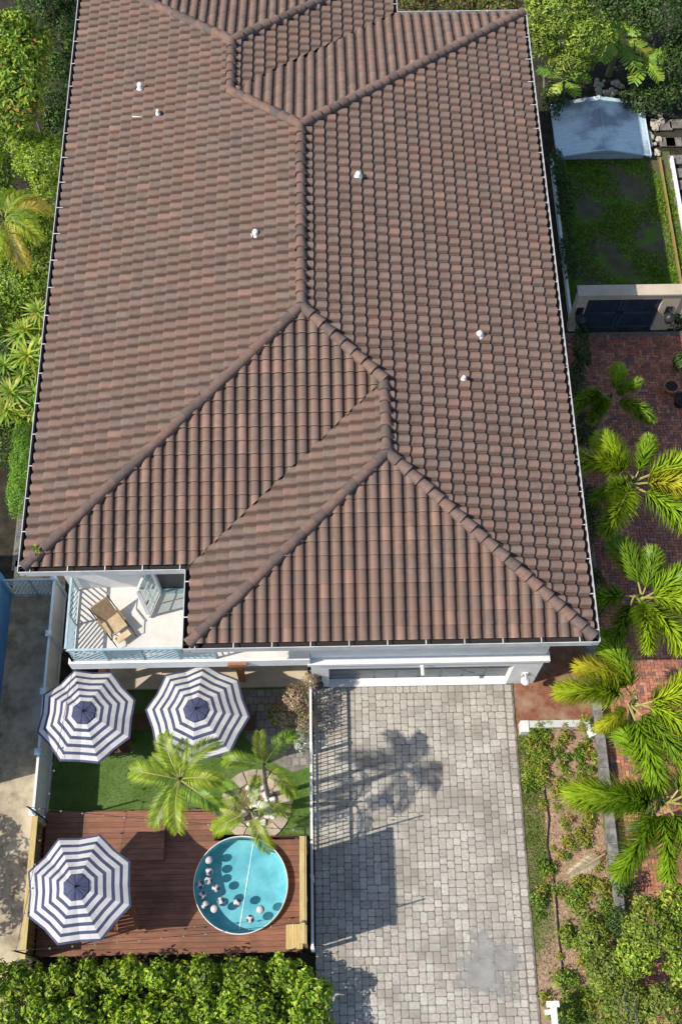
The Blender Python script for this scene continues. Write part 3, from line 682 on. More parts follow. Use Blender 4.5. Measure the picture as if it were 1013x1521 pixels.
# ================================================================== POOL
pl = thing('round_pool', 'round teal plunge pool with white rim sunk in the deck', 'pool', (PC.x, PC.y, -0.05))
ZW_ = 0.38
MB().lathe([(PR - .02, .44), (PR - .03, .36), (PR - .03, -.01), (PR - .08, -.045)], 64, PC.x, PC.y).add([(PC.x + (PR - .08) * math.cos(2 * math.pi * j / 64), PC.y + (PR - .08) * math.sin(2 * math.pi * j / 64), -.045) for j in range(64)], [tuple(range(64))]).obj('liner', M['liner'], pl, smooth=False)
MB().lathe([(PR - .018, .43), (PR - .016, .452), (PR - .002, .455), (PR + .006, .44), (PR + .006, .20)], 64, PC.x, PC.y).obj('rim', M['white'], pl, smooth=True)
MB().add([(PC.x + (PR - .03) * math.cos(2 * math.pi * j / 64), PC.y + (PR - .03) * math.sin(2 * math.pi * j / 64), ZW_) for j in range(64)], [tuple(range(64))]).obj('water', M['water'], pl)
MB().bar((PC.x + .28, PC.y + 1.10, -.036), (PC.x - .06, PC.y - 1.11, -.036), .03, .012, col=(4, 1.8, 1.7)).obj('liner_seam', M['liner'], pl)
# floating balls
def ball_mesh(kind):
    mb = MB(); n, k = 12, 8; r = .108; o = 0
    for i in range(k + 1):
        th = math.pi * i / k
        for j in range(n): mb.v.append((r * math.sin(th) * math.cos(2 * math.pi * j / n), r * math.sin(th) * math.sin(2 * math.pi * j / n), r * math.cos(th))); mb.c.append((1, 1, 1))
    for i in range(k):
        for j in range(n):
            mb.f.append((i * n + j, (i + 1) * n + j, (i + 1) * n + (j + 1) % n, i * n + (j + 1) % n))
            if kind == 0: mb.m.append(1 if ((j // 2) + (i >= 4)) % 2 == 0 and 0 < i < 7 else 0)
            elif kind == 1: mb.m.append(1 if i >= 4 else 0)
            else: mb.m.append(1 if (j // 3) % 2 == 0 and 0 < i < 7 else 0)
    return mb.data('float_ball', [M['offwhite'], M['navy']], True)
BM = [ball_mesh(k) for k in range(3)]
spots = [(310, 1277, 1, 'white ball floating against the pool rim, first in the row of balls'), (311, 1294, 0, None), (310, 1308, 0, None), (296, 1314, 0, None), (321, 1319, 0, None), (301, 1329, 0, None), (305, 1344, 2, None), (319, 1350, 1, None), (329, 1338, 0, None), (353, 1341, 2, None), (387, 1351, 1, 'white ball floating in the sunlit side of the pool'), (372, 1365, 0, 'navy and white ball floating nearest the near rim in sun')]
for i, (px, py, k, lab) in enumerate(spots):
    p = P(px, py, ZW_ + .05); d = Vector((p.x - PC.x, p.y - PC.y)); 
    if d.length > PR - .17: d = d.normalized() * (PR - .17); p.x, p.y = PC.x + d.x, PC.y + d.y
    o = link('float_ball', BM[k], None, (p.x, p.y, ZW_ + .05)); o.rotation_euler = (rnd(-.9, .9), rnd(-.9, .9), rnd(0, 6))
    lab = {0: 'navy and white panelled ball floating in the teal pool', 1: 'mostly white ball floating in the teal pool', 2: 'navy striped ball floating in the teal pool'}[k]
    tag(o, lab, 'ball', {0: 'panelled balls in the pool', 1: 'white balls in the pool', 2: 'striped balls in the pool'}[k])

# ================================================================== UMBRELLAS
def umbrella(label, c, R_, rot, ztop, base, tilt=(0, 0)):
    t = thing('patio_umbrella', label, 'umbrella', (c[0], c[1], base), rot, 'navy and white striped patio umbrellas')
    rings = [(.0, 0), (.25, 1), (.335, 0), (.40, 1), (.49, 0), (.555, 1), (.645, 0), (.71, 1), (.80, 0), (.86, 1), (.955, 0), (1.0, 1)]
    mb = MB(); rise = .44; Hh_ = ztop - base
    nseg = 8 * 4
    def pt(f, j, lift=0.0):
        a = 2 * math.pi * j / nseg; s_ = (j % 4) / 4; ph = 2 * math.pi / 8
        loc = (a % ph) - ph / 2; rad = math.cos(ph / 2) / math.cos(loc)          # flat-sided octagon
        e = 1 - abs(loc) / (ph / 2)
        rad *= 1 - 0.03 * e * f                                                # cloth pulled in between ribs
        z = Hh_ - rise * (f ** 1.12) - 0.06 * e * f * (1 + .35 * math.sin(j * 2.1 + c[0] * 3)) + lift
        return (R_ * f * rad * math.cos(a), R_ * f * rad * math.sin(a), z)
    fr = [r[0] for r in rings]; kinds = []
    for i in range(len(rings) - 1): kinds.append(1 if i == 0 else (0 if i % 2 == 1 else 1))
    for i, f in enumerate(fr):
        for j in range(nseg): mb.v.append(pt(max(f, .004), j)); mb.c.append((1, 1, 1))
    for i in range(len(fr) - 1):
        for j in range(nseg):
            mb.f.append((i * nseg + j, i * nseg + (j + 1) % nseg, (i + 1) * nseg + (j + 1) % nseg, (i + 1) * nseg + j)); mb.m.append(kinds[i])
    can = mb.obj('canopy', [M['offwhite'], M['navy']], t, world=False)
    vm = MB()                                                                   # pleated vent cap
    for i, f in enumerate((.01, .08, .16, .235)):
        for j in range(nseg): p = pt(f, j, .045 - .05 * f + (.012 if j % 2 else 0)); vm.v.append(p); vm.c.append((1, 1, 1))
    for i in range(3):
        for j in range(nseg): vm.f.append((i * nseg + j, i * nseg + (j + 1) % nseg, (i + 1) * nseg + (j + 1) % nseg, (i + 1) * nseg + j)); vm.m.append(0)
    vm.obj('vent_cap', M['navy'], can, world=False)
    for k in range(8):
        p0, p1 = Vector(pt(.03, k * 4, -.03)), Vector(pt(.99, k * 4, -.015)); MB().bar(p0, p1, .014, .014).obj('rib', M['bronze'], t, world=False)
    MB().tube([(0, 0, .05), (0, 0, Hh_ + .02)], .022, 8).obj('pole', M['bronze'], t, world=False)
    MB().lathe([(.005, Hh_ + .14), (.022, Hh_ + .11), (.022, Hh_ + .06), (.035, Hh_ + .05), (.035, Hh_ + .03)], 10).obj('finial', M['bronze'], t, smooth=True, world=False)
    MB().lathe([(.0, .10), (.05, .10), (.06, .07), (.26, .05), (.27, .0)], 20).obj('base', M['bronze'], t, world=False)
    t.rotation_euler = (tilt[0], tilt[1], rot); return t
umbrella('striped umbrella beside the cream fence, partly shaded at its edge', P(124, 1057, 2.55), 1.34, R(18), 2.55, 0.03)
umbrella('striped umbrella in front of the porch, its edge overlapped by a palm', P(291, 1053, 2.55), 1.40, R(40), 2.55, 0.03)
umbrella('striped umbrella over the wooden deck beside the board fence', P(113, 1317, 2.70), 1.38, R(27), 2.70, DZ)
# furniture under them
def dining(label_t, label_c, x, y, z, rz, grp):
    t = thing('patio_table', label_t, 'table', (x, y, z), rz)
    for k in range(6): MB().box(-.55, .55, -.42 + k * .142, -.42 + k * .142 + .13, .70, .725, col=tint((.34, .36, .36), .1)).obj('slat', M['redwood'], t, world=False)
    for sx in (-.5, .5):
        for sy in (-.34, .34): MB().tube([(sx, sy, 0), (sx * .96, sy * .96, .70)], .02, 6).obj('leg', M['bronze'], t, world=False)
    for k, (cx, cy, ca) in enumerate(((0.30, -.66, 0), (-.32, -.64, 0), (.84, 0, R(90)))):
        m = Matrix.Translation((x, y, z)) @ Matrix.Rotation(rz, 4, 'Z') @ Matrix.Translation((cx, cy, 0)) @ Matrix.Rotation(ca, 4, 'Z')
        c = thing('patio_chair', label_c, 'chair', m.translation, m.to_euler().z, grp)
        for q in range(6): MB().box(-.22 + q * .075, -.22 + q * .075 + .065, -.22, .22, .43, .45, col=tint((.42, .45, .45), .1)).obj('seat_slat', M['redwood'], c, world=False)
        for q in range(4): MB().box(-.22, .22, -.26 - q * .012, -.24 - q * .012, .52 + q * .10, .59 + q * .10).obj('back_slat', M['bronze'], c, world=False)
        for sx in (-.22, .22):
            for sy in (-.22, .22): MB().tube([(sx, sy, 0), (sx, sy, .43)], .014, 6).obj('leg', M['bronze'], c, world=False)
            MB().tube([(sx, -.22, .43), (sx, -.31, .92)], .014, 6).obj('back_post', M['bronze'], c, world=False)
dining('slatted brown table under the umbrella by the cream fence', 'slatted patio chair at the table by the cream fence', -6.2, 8.05, .03, R(4), 'chairs at the table by the cream fence')
dining('slatted brown table under the umbrella before the porch', 'slatted patio chair at the table before the porch', -3.3, 8.05, .03, R(-3), 'chairs at the table before the porch')
c = thing('deck_chair', 'slatted wooden chair half under the deck umbrella', 'chair', (-5.45, 2.86, DZ), R(-80))
for q in range(6): MB().box(-.26 + q * .088, -.26 + q * .088 + .072, -.26, .26, .40, .42, col=tint((.8, .7, .6), .1)).obj('seat_slat', M['redwood'], c, world=False)
for q in range(4): MB().box(-.26, .26, -.30 - q * .02, -.28 - q * .02, .48 + q * .11, .56 + q * .11).obj('back_slat', M['redwood'], c, world=False)
for sx in (-.25, .25):
    for sy in (-.25, .25): MB().box(sx - .025, sx + .025, sy - .025, sy + .025, 0, .40).obj('leg', M['redwood'], c, world=False)
    MB().bar((sx, -.25, .40), (sx, -.40, .98), .04, .04).obj('back_post', M['redwood'], c, world=False)

# ================================================================== YARD PAVING, STONE RING
pp = struct(MB().prism([tuple(P(*q))[:2] for q in ((360, 1024), (459, 1024), (459, 1140), (436, 1147), (412, 1136), (385, 1118), (366, 1096))], -.1, .036).obj('yard_paving', M['joint']))
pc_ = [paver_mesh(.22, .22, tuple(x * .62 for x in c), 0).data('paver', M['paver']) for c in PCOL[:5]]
poly = [tuple(P(*q))[:2] for q in ((360, 1024), (459, 1024), (459, 1140), (436, 1147), (412, 1136), (385, 1118), (366, 1096))]
def inside(x, y, poly):
    r = False; n = len(poly)
    for i in range(n):
        (x0, y0), (x1, y1) = poly[i], poly[(i + 1) % n]
        if (y0 > y) != (y1 > y) and x < (x1 - x0) * (y - y0) / (y1 - y0) + x0: r = not r
    return r
for i in range(12):
    for j in range(14):
        x, y = -2.75 + i * .22 - (.11 if j % 2 else 0), 6.4 + j * .22 - .4
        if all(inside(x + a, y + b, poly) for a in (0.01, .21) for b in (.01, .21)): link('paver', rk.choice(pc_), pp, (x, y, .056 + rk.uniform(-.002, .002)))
RC = P(381, 1197)
ring = thing('stone_ring', 'round planting ring of tan flagstones in the turf', 'planter ring', (RC.x, RC.y, .03))
for k in range(16):
    a0, a1 = 2 * math.pi * k / 16 + .015, 2 * math.pi * (k + 1) / 16 - .015; ri, ro = .62 + rnd(-.03, .03), .98 + rnd(-.03, .03)
    MB().prism([(RC.x + r_ * math.cos(a), RC.y + r_ * math.sin(a)) for r_, a in ((ro, a0), (ro, (a0 + a1) / 2), (ro, a1), (ri, a1), (ri, a0))], .03, .085 + rnd(0, .015), col=tint((1, 1, 1), .15)).obj('flagstone', M['flag'], ring)
MB().prism([(RC.x + .66 * math.cos(2 * math.pi * j / 24), RC.y + .66 * math.sin(2 * math.pi * j / 24)) for j in range(24)], .0, .05).obj('gravel_bed', M['mulch'], ring)
def rock_mesh(r, c=(1, 1, 1)):
    bm = bmesh.new(); bmesh.ops.create_icosphere(bm, subdivisions=2, radius=r)
    for v in bm.verts: v.co *= 1 + rnd(-.22, .18); v.co.z *= .7
    me = bpy.data.meshes.new('rock'); bm.to_mesh(me); bm.free(); me.materials.append(M['rock'])
    ca = me.color_attributes.new('Col', 'FLOAT_COLOR', 'POINT'); ca.data.foreach_set('color', np.tile(np.array([*c, 1], np.float32), len(me.vertices))); return me
RK = [rock_mesh(.10) for _ in range(5)]
n = 0
for k in range(60):
    a, r_ = rnd(0, 6.28), .56 * math.sqrt(random.random())
    if (a > 2.2 and a < 3.6): continue
    o = link('rock', random.choice(RK), None, (RC.x + r_ * math.cos(a), RC.y + r_ * math.sin(a), .09)); s_ = rnd(.5, 1.25); o.scale = (s_, s_, s_); o.rotation_euler.z = rnd(0, 6)
    tag(o, 'white rock lying in the round planting ring', 'rock', 'white rocks in the planting ring')

# ================================================================== PLANT BUILDERS
def unit(v): return v / (np.linalg.norm(v, axis=1, keepdims=True) + 1e-9)
def leaves(pos, nrm, size, cols, var=.35, aspect=.5, droop=.3, fold=.25):
    """one folded kite-shaped leaf per position"""
    n = len(pos); nrm = unit(nrm + RNG.normal(0, .35, (n, 3)))
    tdir = RNG.normal(0, 1, (n, 3)); tdir -= nrm * (tdir * nrm).sum(1, keepdims=True); tdir = unit(tdir); sdir = np.cross(nrm, tdir)
    L_ = size * RNG.uniform(.6, 1.35, (n, 1)); W_ = L_ * aspect * RNG.uniform(.8, 1.2, (n, 1))
    base = pos; tip = pos + tdir * L_ - nrm * L_ * droop; midl = pos + tdir * L_ * .45 - sdir * W_ * .5 + nrm * W_ * fold; midr = pos + tdir * L_ * .45 + sdir * W_ * .5 + nrm * W_ * fold
    V = np.stack([base, midr, tip, midl], 1).reshape(-1, 3); ii = np.arange(n)[:, None] * 4
    Fc = np.concatenate([ii + np.array([[0, 1, 2]]), ii + np.array([[0, 2, 3]])], 0)
    cc = np.array(cols)[RNG.integers(0, len(cols), n)] * RNG.uniform(1 - var, 1 + var, (n, 1)); cc = np.repeat(cc, 4, 0)
    return V, Fc, cc
def blob_points(blobs, n, shell=.35):
    """points on and inside lumpy ellipsoids, most of them near the surface, upper side favoured"""
    vol = np.array([b[3] * b[4] + b[4] * b[5] + b[3] * b[5] for b in blobs]); which = RNG.choice(len(blobs), n, p=vol / vol.sum())
    B_ = np.array(blobs)[which]; d = unit(RNG.normal(0, 1, (n, 3))); d[:, 2] = np.where(d[:, 2] < -.3, -d[:, 2], d[:, 2])
    rad = 1 - shell * RNG.random((n, 1)) ** 1.6
    lump = 1 + .16 * np.sin(d[:, :1] * 7 + which[:, None] * 1.7) * np.cos(d[:, 1:2] * 6 + which[:, None]) + .08 * np.sin(d[:, 2:3] * 11)
    blob_points.which = which
    return B_[:, :3] + d * B_[:, 3:6] * rad * lump, unit(d / B_[:, 3:6] + np.array([[0, 0, .35]]))
GREEN = [(.085, .17, .022), (.11, .20, .025), (.065, .135, .02), (.15, .22, .035)]
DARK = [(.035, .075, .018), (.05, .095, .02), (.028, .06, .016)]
LIME = [(.17, .25, .03), (.22, .28, .04), (.13, .21, .03)]
def shrub(name, label, cat, blobs, n, size, cols, group=None, trunk=True, aspect=.5, clump=0, accents=None, core=.62):
    bx_ = np.mean([b[0] for b in blobs]); by_ = np.mean([b[1] for b in blobs]); t = thing(name, label, cat, (bx_, by_, 0), 0, group)
    allb = list(blobs)
    if clump:                                                            # smaller clumps break up the outline
        for b in blobs:
            for _ in range(clump):
                d = RNG.normal(0, 1, 3); d /= np.linalg.norm(d); d[2] = abs(d[2]) * .9; k = RNG.uniform(.22, .42)
                allb.append((b[0] + d[0] * b[3] * .85, b[1] + d[1] * b[4] * .85, b[2] + d[2] * b[5] * .85, b[3] * k, b[4] * k, b[5] * k))
    p, nr = blob_points(allb, n); off = np.array([bx_, by_, 0.0]); keep = p[:, 2] > .02; p, nr = p[keep], nr[keep]
    V, Fc, cc = leaves(p - off, nr, size, cols, aspect=aspect)
    bt = RNG.uniform(.72, 1.22, len(allb)); cc = cc * np.repeat(bt[blob_points.which][keep], 4)[:, None]
    if accents:
        k = RNG.random(len(p)) < accents[1]; cc[np.repeat(k, 4)] = np.array(accents[0]) * RNG.uniform(.8, 1.2)
    fo = link('foliage' if cat != 'tree' else 'crown', npmesh('foliage', V, Fc, M['leaf'], cc), t)
    if trunk:
        mb = MB(); 
        for b in blobs:
            q = Vector((b[0] - bx_, b[1] - by_, b[2])); r_ = .03 + .02 * b[5]
            mb.tube([(q.x * .3, q.y * .3, -.05), (q.x * .6 + .05, q.y * .6, q.z * .45), (q.x, q.y, q.z)], [r_ * 1.3, r_, r_ * .6], 7)
            for _ in range(4):
                a = rnd(0, 6.28); mb.tube([(q.x * .7, q.y * .7, q.z * .6), (q.x + b[3] * .6 * math.cos(a), q.y + b[4] * .6 * math.sin(a), q.z + b[5] * .35)], [r_ * .6, r_ * .25], 5)
        mb.obj('trunk' if cat == 'tree' else 'stems', M['bark'], t, smooth=True, world=False)
    return t
def frond_pinnate(L_=1.65, nl=34, ll=.50, up=.55, droop=1.1, cols=LIME, vee=.40, lw=.030, seed=0):
    """arched feather frond along +Y starting at the origin: V-set long leaflets, plus stalk"""
    g = np.random.default_rng(seed); V = []; Fc = []; cc = []
    def spine(s_): return np.array([0.0, L_ * (s_ - .12 * s_ ** 2 * droop), L_ * (up * s_ - droop * .62 * s_ ** 2)])
    base = np.array(cols[seed % len(cols)])
    for k in range(nl):
        s_ = .16 + .84 * k / (nl - 1); p = spine(s_); tg = spine(min(s_ + .02, 1.02)) - spine(s_ - .02); tg /= np.linalg.norm(tg)
        side = np.array([1.0, 0, 0]); upn = np.cross(side, tg); l = ll * (math.sin(math.pi * (.12 + .80 * s_)) ** .7) * g.uniform(.85, 1.12)
        for sg in (-1, 1):
            d = side * sg * .80 + tg * (.45 + .5 * s_) + upn * (vee * g.uniform(.6, 1.2)); d /= np.linalg.norm(d)
            wd = np.cross(d, upn); wd /= np.linalg.norm(wd); dr = np.array([0, 0, -1.0])
            a = p; m_ = p + d * l * .5; e = p + d * l + dr * l * .42
            o = len(V); V += [a - wd * lw * .3, a + wd * lw * .3, m_ + wd * lw * .5, e, m_ - wd * lw * .5]; Fc.append((o, o + 1, o + 2, o + 4)); Fc.append((o + 4, o + 2, o + 3, o + 3))
            c = base * g.uniform(.72, 1.28); tipc = c * np.array([1.25, 1.1, .9]); cc += [c * .8, c * .8, c, tipc, c]
    return V, Fc, cc, spine
def frond_plume(L_=1.75, nl=54, ll=.50, up=.5, droop=1.0, cols=GREEN, seed=0):
    """bottle-brush frond: leaflets set all around the stalk"""
    g = np.random.default_rng(100 + seed); V = []; Fc = []; cc = []
    def spine(s_): return np.array([L_ * .06 * math.sin(2.2 * s_ + seed), L_ * (s_ - .14 * s_ ** 2 * droop), L_ * (up * s_ - droop * .60 * s_ ** 2)])
    base = np.array(cols[seed % len(cols)])
    for k in range(nl):
        s_ = .20 + .80 * k / (nl - 1); p = spine(s_); tg = spine(min(s_ + .02, 1.02)) - spine(s_ - .02); tg /= np.linalg.norm(tg)
        side = np.array([1.0, 0, 0]); upn = np.cross(side, tg); l = ll * (math.sin(math.pi * (.20 + .70 * s_)) ** .5)
        for q in range(11):
            a = 2 * math.pi * (q / 11) + g.uniform(-.3, .3) + k * .4; rad = side * math.cos(a) + upn * math.sin(a)
            d = rad + tg * g.uniform(.35, .75); d /= np.linalg.norm(d); lq = l * g.uniform(.8, 1.15)
            wd = np.cross(d, tg); wd /= np.linalg.norm(wd); lw = .042
            m_ = p + d * lq * .5; e = p + d * lq + np.array([0, 0, -.12 * lq])
            o = len(V); V += [p - wd * lw * .35, p + wd * lw * .35, m_ + wd * lw * .5, e, m_ - wd * lw * .5]; Fc.append((o, o + 1, o + 2, o + 4)); Fc.append((o + 4, o + 2, o + 3, o + 3))
            c = base * g.uniform(.75, 1.25); cc += [c * .75, c * .75, c, c * np.array([1.35, 1.18, 1.0]), c]
    return V, Fc, cc, spine
def frond_data(tup, stalk=(.30, .30, .12), r0=.028):
    V, Fc, cc, spine = tup; mb = MB(); mb.tube([spine(i / 9) for i in range(10)], [r0 * (1 - .85 * i / 9) for i in range(10)], 5, col=stalk)
    quads = [f for f in Fc if f[2] != f[3]]; tris = [f[:3] for f in Fc if f[2] == f[3]]
    o = len(mb.v); mb.v += [tuple(v) for v in V]; mb.c += [tuple(c) for c in cc]; mb.f += [tuple(i + o for i in f) for f in quads + tris]; mb.m += [0] * len(Fc)
    return mb.data('frond', M['leaf'])
PLUME = {}
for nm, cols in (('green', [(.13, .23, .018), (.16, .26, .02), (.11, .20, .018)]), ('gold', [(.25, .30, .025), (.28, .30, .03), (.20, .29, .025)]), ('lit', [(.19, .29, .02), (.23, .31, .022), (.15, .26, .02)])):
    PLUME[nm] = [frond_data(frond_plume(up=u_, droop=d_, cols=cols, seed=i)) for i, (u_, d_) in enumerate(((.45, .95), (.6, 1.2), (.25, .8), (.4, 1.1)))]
FEATH = {}
for nm, cols in (('lime', [(.165, .24, .02), (.20, .26, .022), (.13, .21, .018)]), ('yellow', [(.27, .24, .04), (.25, .26, .04), (.30, .22, .05)]), ('green', [(.09, .18, .02), (.11, .20, .02), (.07, .15, .02)])):
    FEATH[nm] = [frond_data(frond_pinnate(up=u_, droop=d_, cols=cols, seed=i)) for i, (u_, d_) in enumerate(((.75, 1.35), (.95, 1.5), (.45, 1.15), (.6, 1.6)))]
def palm(label, base, h, specs, lib, lean=(0, 0), r0=.11, group=None, shaft=True, barkc=(1, 1, 1), name='palm_tree'):
    """specs: list of (compass angle in degrees from +X, tilt above horizon, length scale, colour key)"""
    t = thing(name, label, 'palm', base, 0, group)
    top = Vector((lean[0], lean[1], h)); pts = [Vector((lean[0] * s_ ** 2, lean[1] * s_ ** 2, h * s_)) for s_ in [i / 8 for i in range(9)]]
    rs = [r0 * (1.25 - .45 * i / 8 + .06 * (i % 2)) for i in range(9)]
    MB().tube(pts, rs, 10, col=barkc).obj('trunk', M['bark'], t, smooth=True, world=False)
    if shaft: MB().tube([top - Vector((0, 0, .35)), top + Vector((0, 0, .12)), top + Vector((0, 0, .3))], [r0 * .75, r0 * .6, r0 * .2], 8, col=(.5, .8, .3)).obj('crown_shaft', M['bark'], t, smooth=True, world=False)
    for i, (ang, til, sc_, key) in enumerate(specs):
        me = random.choice(lib[key]); m = Matrix.Translation(top + Vector((0, 0, .05))) @ Matrix.Rotation(R(ang - 90), 4, 'Z') @ Matrix.Rotation(R(til), 4, 'X') @ Matrix.Rotation(R(rnd(-12, 12)), 4, 'Y') @ Matrix.Diagonal((sc_, sc_, sc_, 1))
        link('frond', me, t, mtx=m)
    return t

# ================================================================== YARD PLANTS
palm('tall lime-green palm overhanging the turf and deck between the umbrellas', (-3.02, 5.35, .03), 5.75, [(170, 4, .82, 'lime'), (112, 8, .80, 'lime'), (86, 22, .62, 'lime'), (52, 12, .85, 'lime'), (-8, 12, .72, 'lime'), (-36, 2, .82, 'green'), (-92, 0, .82, 'lime'), (-120, 6, .78, 'lime'), (142, 24, .55, 'lime')], FEATH, lean=(-.50, .02), r0=.08)
palm('slender palm in the stone ring leaning towards the paved corner', (-1.86, 6.05, .05), 3.45, [(170, 0, .74, 'lime'), (98, 22, .6, 'lime'), (42, 8, .80, 'green'), (-48, 4, .80, 'lime')], FEATH, lean=(.1, .1), r0=.055)
palm('short palm in the stone ring leaning over the round pool', (-2.12, 5.55, .05), 2.75, [(205, 0, .80, 'lime'), (172, 14, .72, 'lime'), (138, 14, .72, 'green'), (80, 14, .6, 'lime'), (-5, 8, .74, 'lime'), (-68, -2, .78, 'lime')], FEATH, lean=(.0, -.38), r0=.055)
# dry flowering bush beside the garage
shrub('flowering_bush', 'sparse brown and pink bush by the wall left of the garage', 'bush', [(-1.05, 8.55, .75, .42, .45, .5), (-.80, 8.0, .6, .3, .4, .4), (-1.45, 8.15, .55, .35, .35, .35), (-.62, 9.0, 1.0, .25, .3, .4)], 2600, .06, [(.30, .20, .16), (.38, .28, .26), (.22, .17, .15), (.36, .22, .20), (.25, .24, .26)], accents=((.14, .25, .03), .16))
shrub('small_shrub', 'small bright green shrub at the edge of the yard paving', 'shrub', [(-1.62, 8.2, .45, .22, .3, .25)], 420, .09, LIME)
shrub('silver_shrub', 'small silvery blue shrub against the picket fence', 'shrub', [(-.95, 7.55, .35, .28, .38, .28)], 1000, .06, [(.30, .34, .36), (.38, .42, .43), (.22, .26, .26)])
# hedge
bl = []
for i in range(15):
    x = -8.75 + i * .60
    for y_, h in ((1.42, .98), (.62, .95), (-.30, .95), (-1.1, .9)):
        bl.append((x + rnd(-.12, .12), y_ + rnd(-.1, .1), h + rnd(-.28, .10) - .25, .42 * rnd(.8, 1.2), .46 * rnd(.8, 1.2), .72 * rnd(.85, 1.15)))
bl = [b for b in bl if b[0] < -.45] + [(-.58, .9, .75, .42, .5, .7), (-.62, .1, .7, .42, .5, .7), (-.6, -.7, .7, .42, .5, .7)]
shrub('clusia_hedge', 'thick glossy bright green hedge along the end of the deck', 'hedge', bl, 30000, .125, [(.17, .28, .025), (.22, .32, .03), (.13, .23, .022), (.28, .35, .045), (.09, .17, .02)], clump=6, aspect=.6)

# ================================================================== PLANTING BED ON THE RIGHT
bw = thing('block_wall', 'low grey concrete block wall between mulch bed and brick court', 'wall', (7.38, 4, 0))
rw = random.Random(2); y = -3.0
while y < 13.5:
    MB().box(7.275, 7.495, y + .006, y + .394, -.1, .20, col=tint((1, 1, 1), .08)).obj('block', M['block'], bw); MB().box(7.265, 7.505, y + .004, y + .396, .203, .36 + rw.uniform(0, .006), col=tint((1.1, 1.1, 1.1), .1)).obj('block', M['block'], bw); y += .40
gw_ = thing('garden_wall', 'low white angled garden wall at the top of the mulch bed', 'wall', (6.2, 7.78, 0))
MB().box(5.40, 7.10, 7.77, 7.91, 0, .34).obj('wall_face', M['stucco'], gw_); MB().box(5.40, 7.12, 7.74, 7.94, .34, .39, col=(.72, .72, .70)).obj('coping', M['stucco'], gw_)
MB().box(5.18, 5.40, 7.62, 7.94, .0, .42, col=(.85, .85, .84)).obj('pier', M['stucco'], gw_); MB().bar((7.10, 7.84, .16), (7.2, 7.5, .16), .16, .32).obj('wall_face', M['stucco'], gw_)
hose = MB().tube([P(px, py, .03) for px, py in ((798, 1090), (803, 1130), (808, 1175), (815, 1215), (812, 1255), (821, 1300), (826, 1345), (829, 1390), (834, 1430), (836, 1470), (838, 1505), (850, 1530))], .022, 6).obj('edging_hose', M['black'], smooth=True)
tag(hose, 'black hose edging between grass strip and mulch bed', 'hose')
edge = MB().box(5.062, 5.10, -3, 9.1, -.05, .03, col=(.9, .85, .78)).obj('concrete_edging', M['block']); tag(edge, 'thin concrete edging along the paver driveway', 'edging')
def clump_mesh(n, r, h, size, cols, aspect=.5):
    p, nr = blob_points([(0, 0, h * .4, r, r, h * .6)], n, .8); p[:, 2] = np.maximum(p[:, 2], .02); V, Fc, cc = leaves(p, nr, size, cols, aspect=aspect); return npmesh('foliage', V, Fc, M['leaf'], cc)
BED = [clump_mesh(110, .20, .22, .10, GREEN, .4), clump_mesh(120, .26, .25, .09, LIME, .4), clump_mesh(110, .22, .20, .10, [(.18, .22, .03), (.26, .22, .05), (.12, .18, .03)], .4), clump_mesh(90, .28, .32, .09, GREEN, .5)]
DRY = [clump_mesh(150, .24, .16, .10, [(.30, .20, .12), (.36, .26, .17), (.24, .15, .09)], .3)]
def bedplant(px, py, k, s_, label, grp, z=0.0):
    p = P(px, py, z); o = link('bed_plant', (BED + DRY)[k], None, (p.x, p.y, z)); o.scale = (s_, s_, s_ * rnd(.8, 1.2)); o.rotation_euler.z = rnd(0, 6); tag(o, label, 'plant', grp)
rb = random.Random(9)
for px, py in ((800, 1078), (815, 1074), (822, 1082), (838, 1078), (850, 1074), (862, 1080), (875, 1076), (880, 1086), (868, 1070), (790, 1086)):
    bedplant(px, py, rb.choice((0, 1, 2)), rb.uniform(.4, .8), 'leafy vine spilling over the white garden wall', 'vines on the garden wall', .30)
for _ in range(70):
    px, py = rb.uniform(782, 893), rb.uniform(1084, 1172)
    if rb.random() < .35: px = rb.uniform(782, 815)
    bedplant(px, py, rb.choice((0, 1, 2, 2, 1)), rb.uniform(.5, 1.0), 'yellow-green trailing plant by the white garden wall', 'trailing plants by the garden wall')
for _ in range(60):
    py = rb.uniform(1165, 1330); px = rb.uniform(800, 900)
    bedplant(px, py, rb.choice((0, 2, 4, 1, 2)), rb.uniform(.4, 1.0), 'small low plant scattered in the bare mulch', 'small plants in the bare mulch')
for _ in range(95):
    py = rb.uniform(1315, 1530); px = rb.uniform(835, 930) if rb.random() < .8 else rb.uniform(795, 835)
    bedplant(px, py, rb.choice((0, 1, 3, 3, 1, 2)), rb.uniform(.5, 1.15), 'leafy green plant in the crowded end of the mulch bed', 'leafy plants at the end of the mulch bed')
# mulch chips
n = 5200; x = RNG.uniform(5.55, 7.25, n); y = RNG.uniform(-1, 7.6, n); pos = np.stack([x, y, np.full(n, .012)], 1)
V, Fc, cc = leaves(pos, np.tile([[0, 0, 1.0]], (n, 1)), .055, [(.36, .22, .14), (.46, .32, .22), (.24, .14, .09), (.52, .40, .30), (.30, .24, .17)], aspect=.35, droop=.0)
stuff(tag(link('mulch_chips', npmesh('mulch_chips', V, Fc, M['leaf'], cc)), 'loose brown wood chips covering the planting bed', 'mulch'))
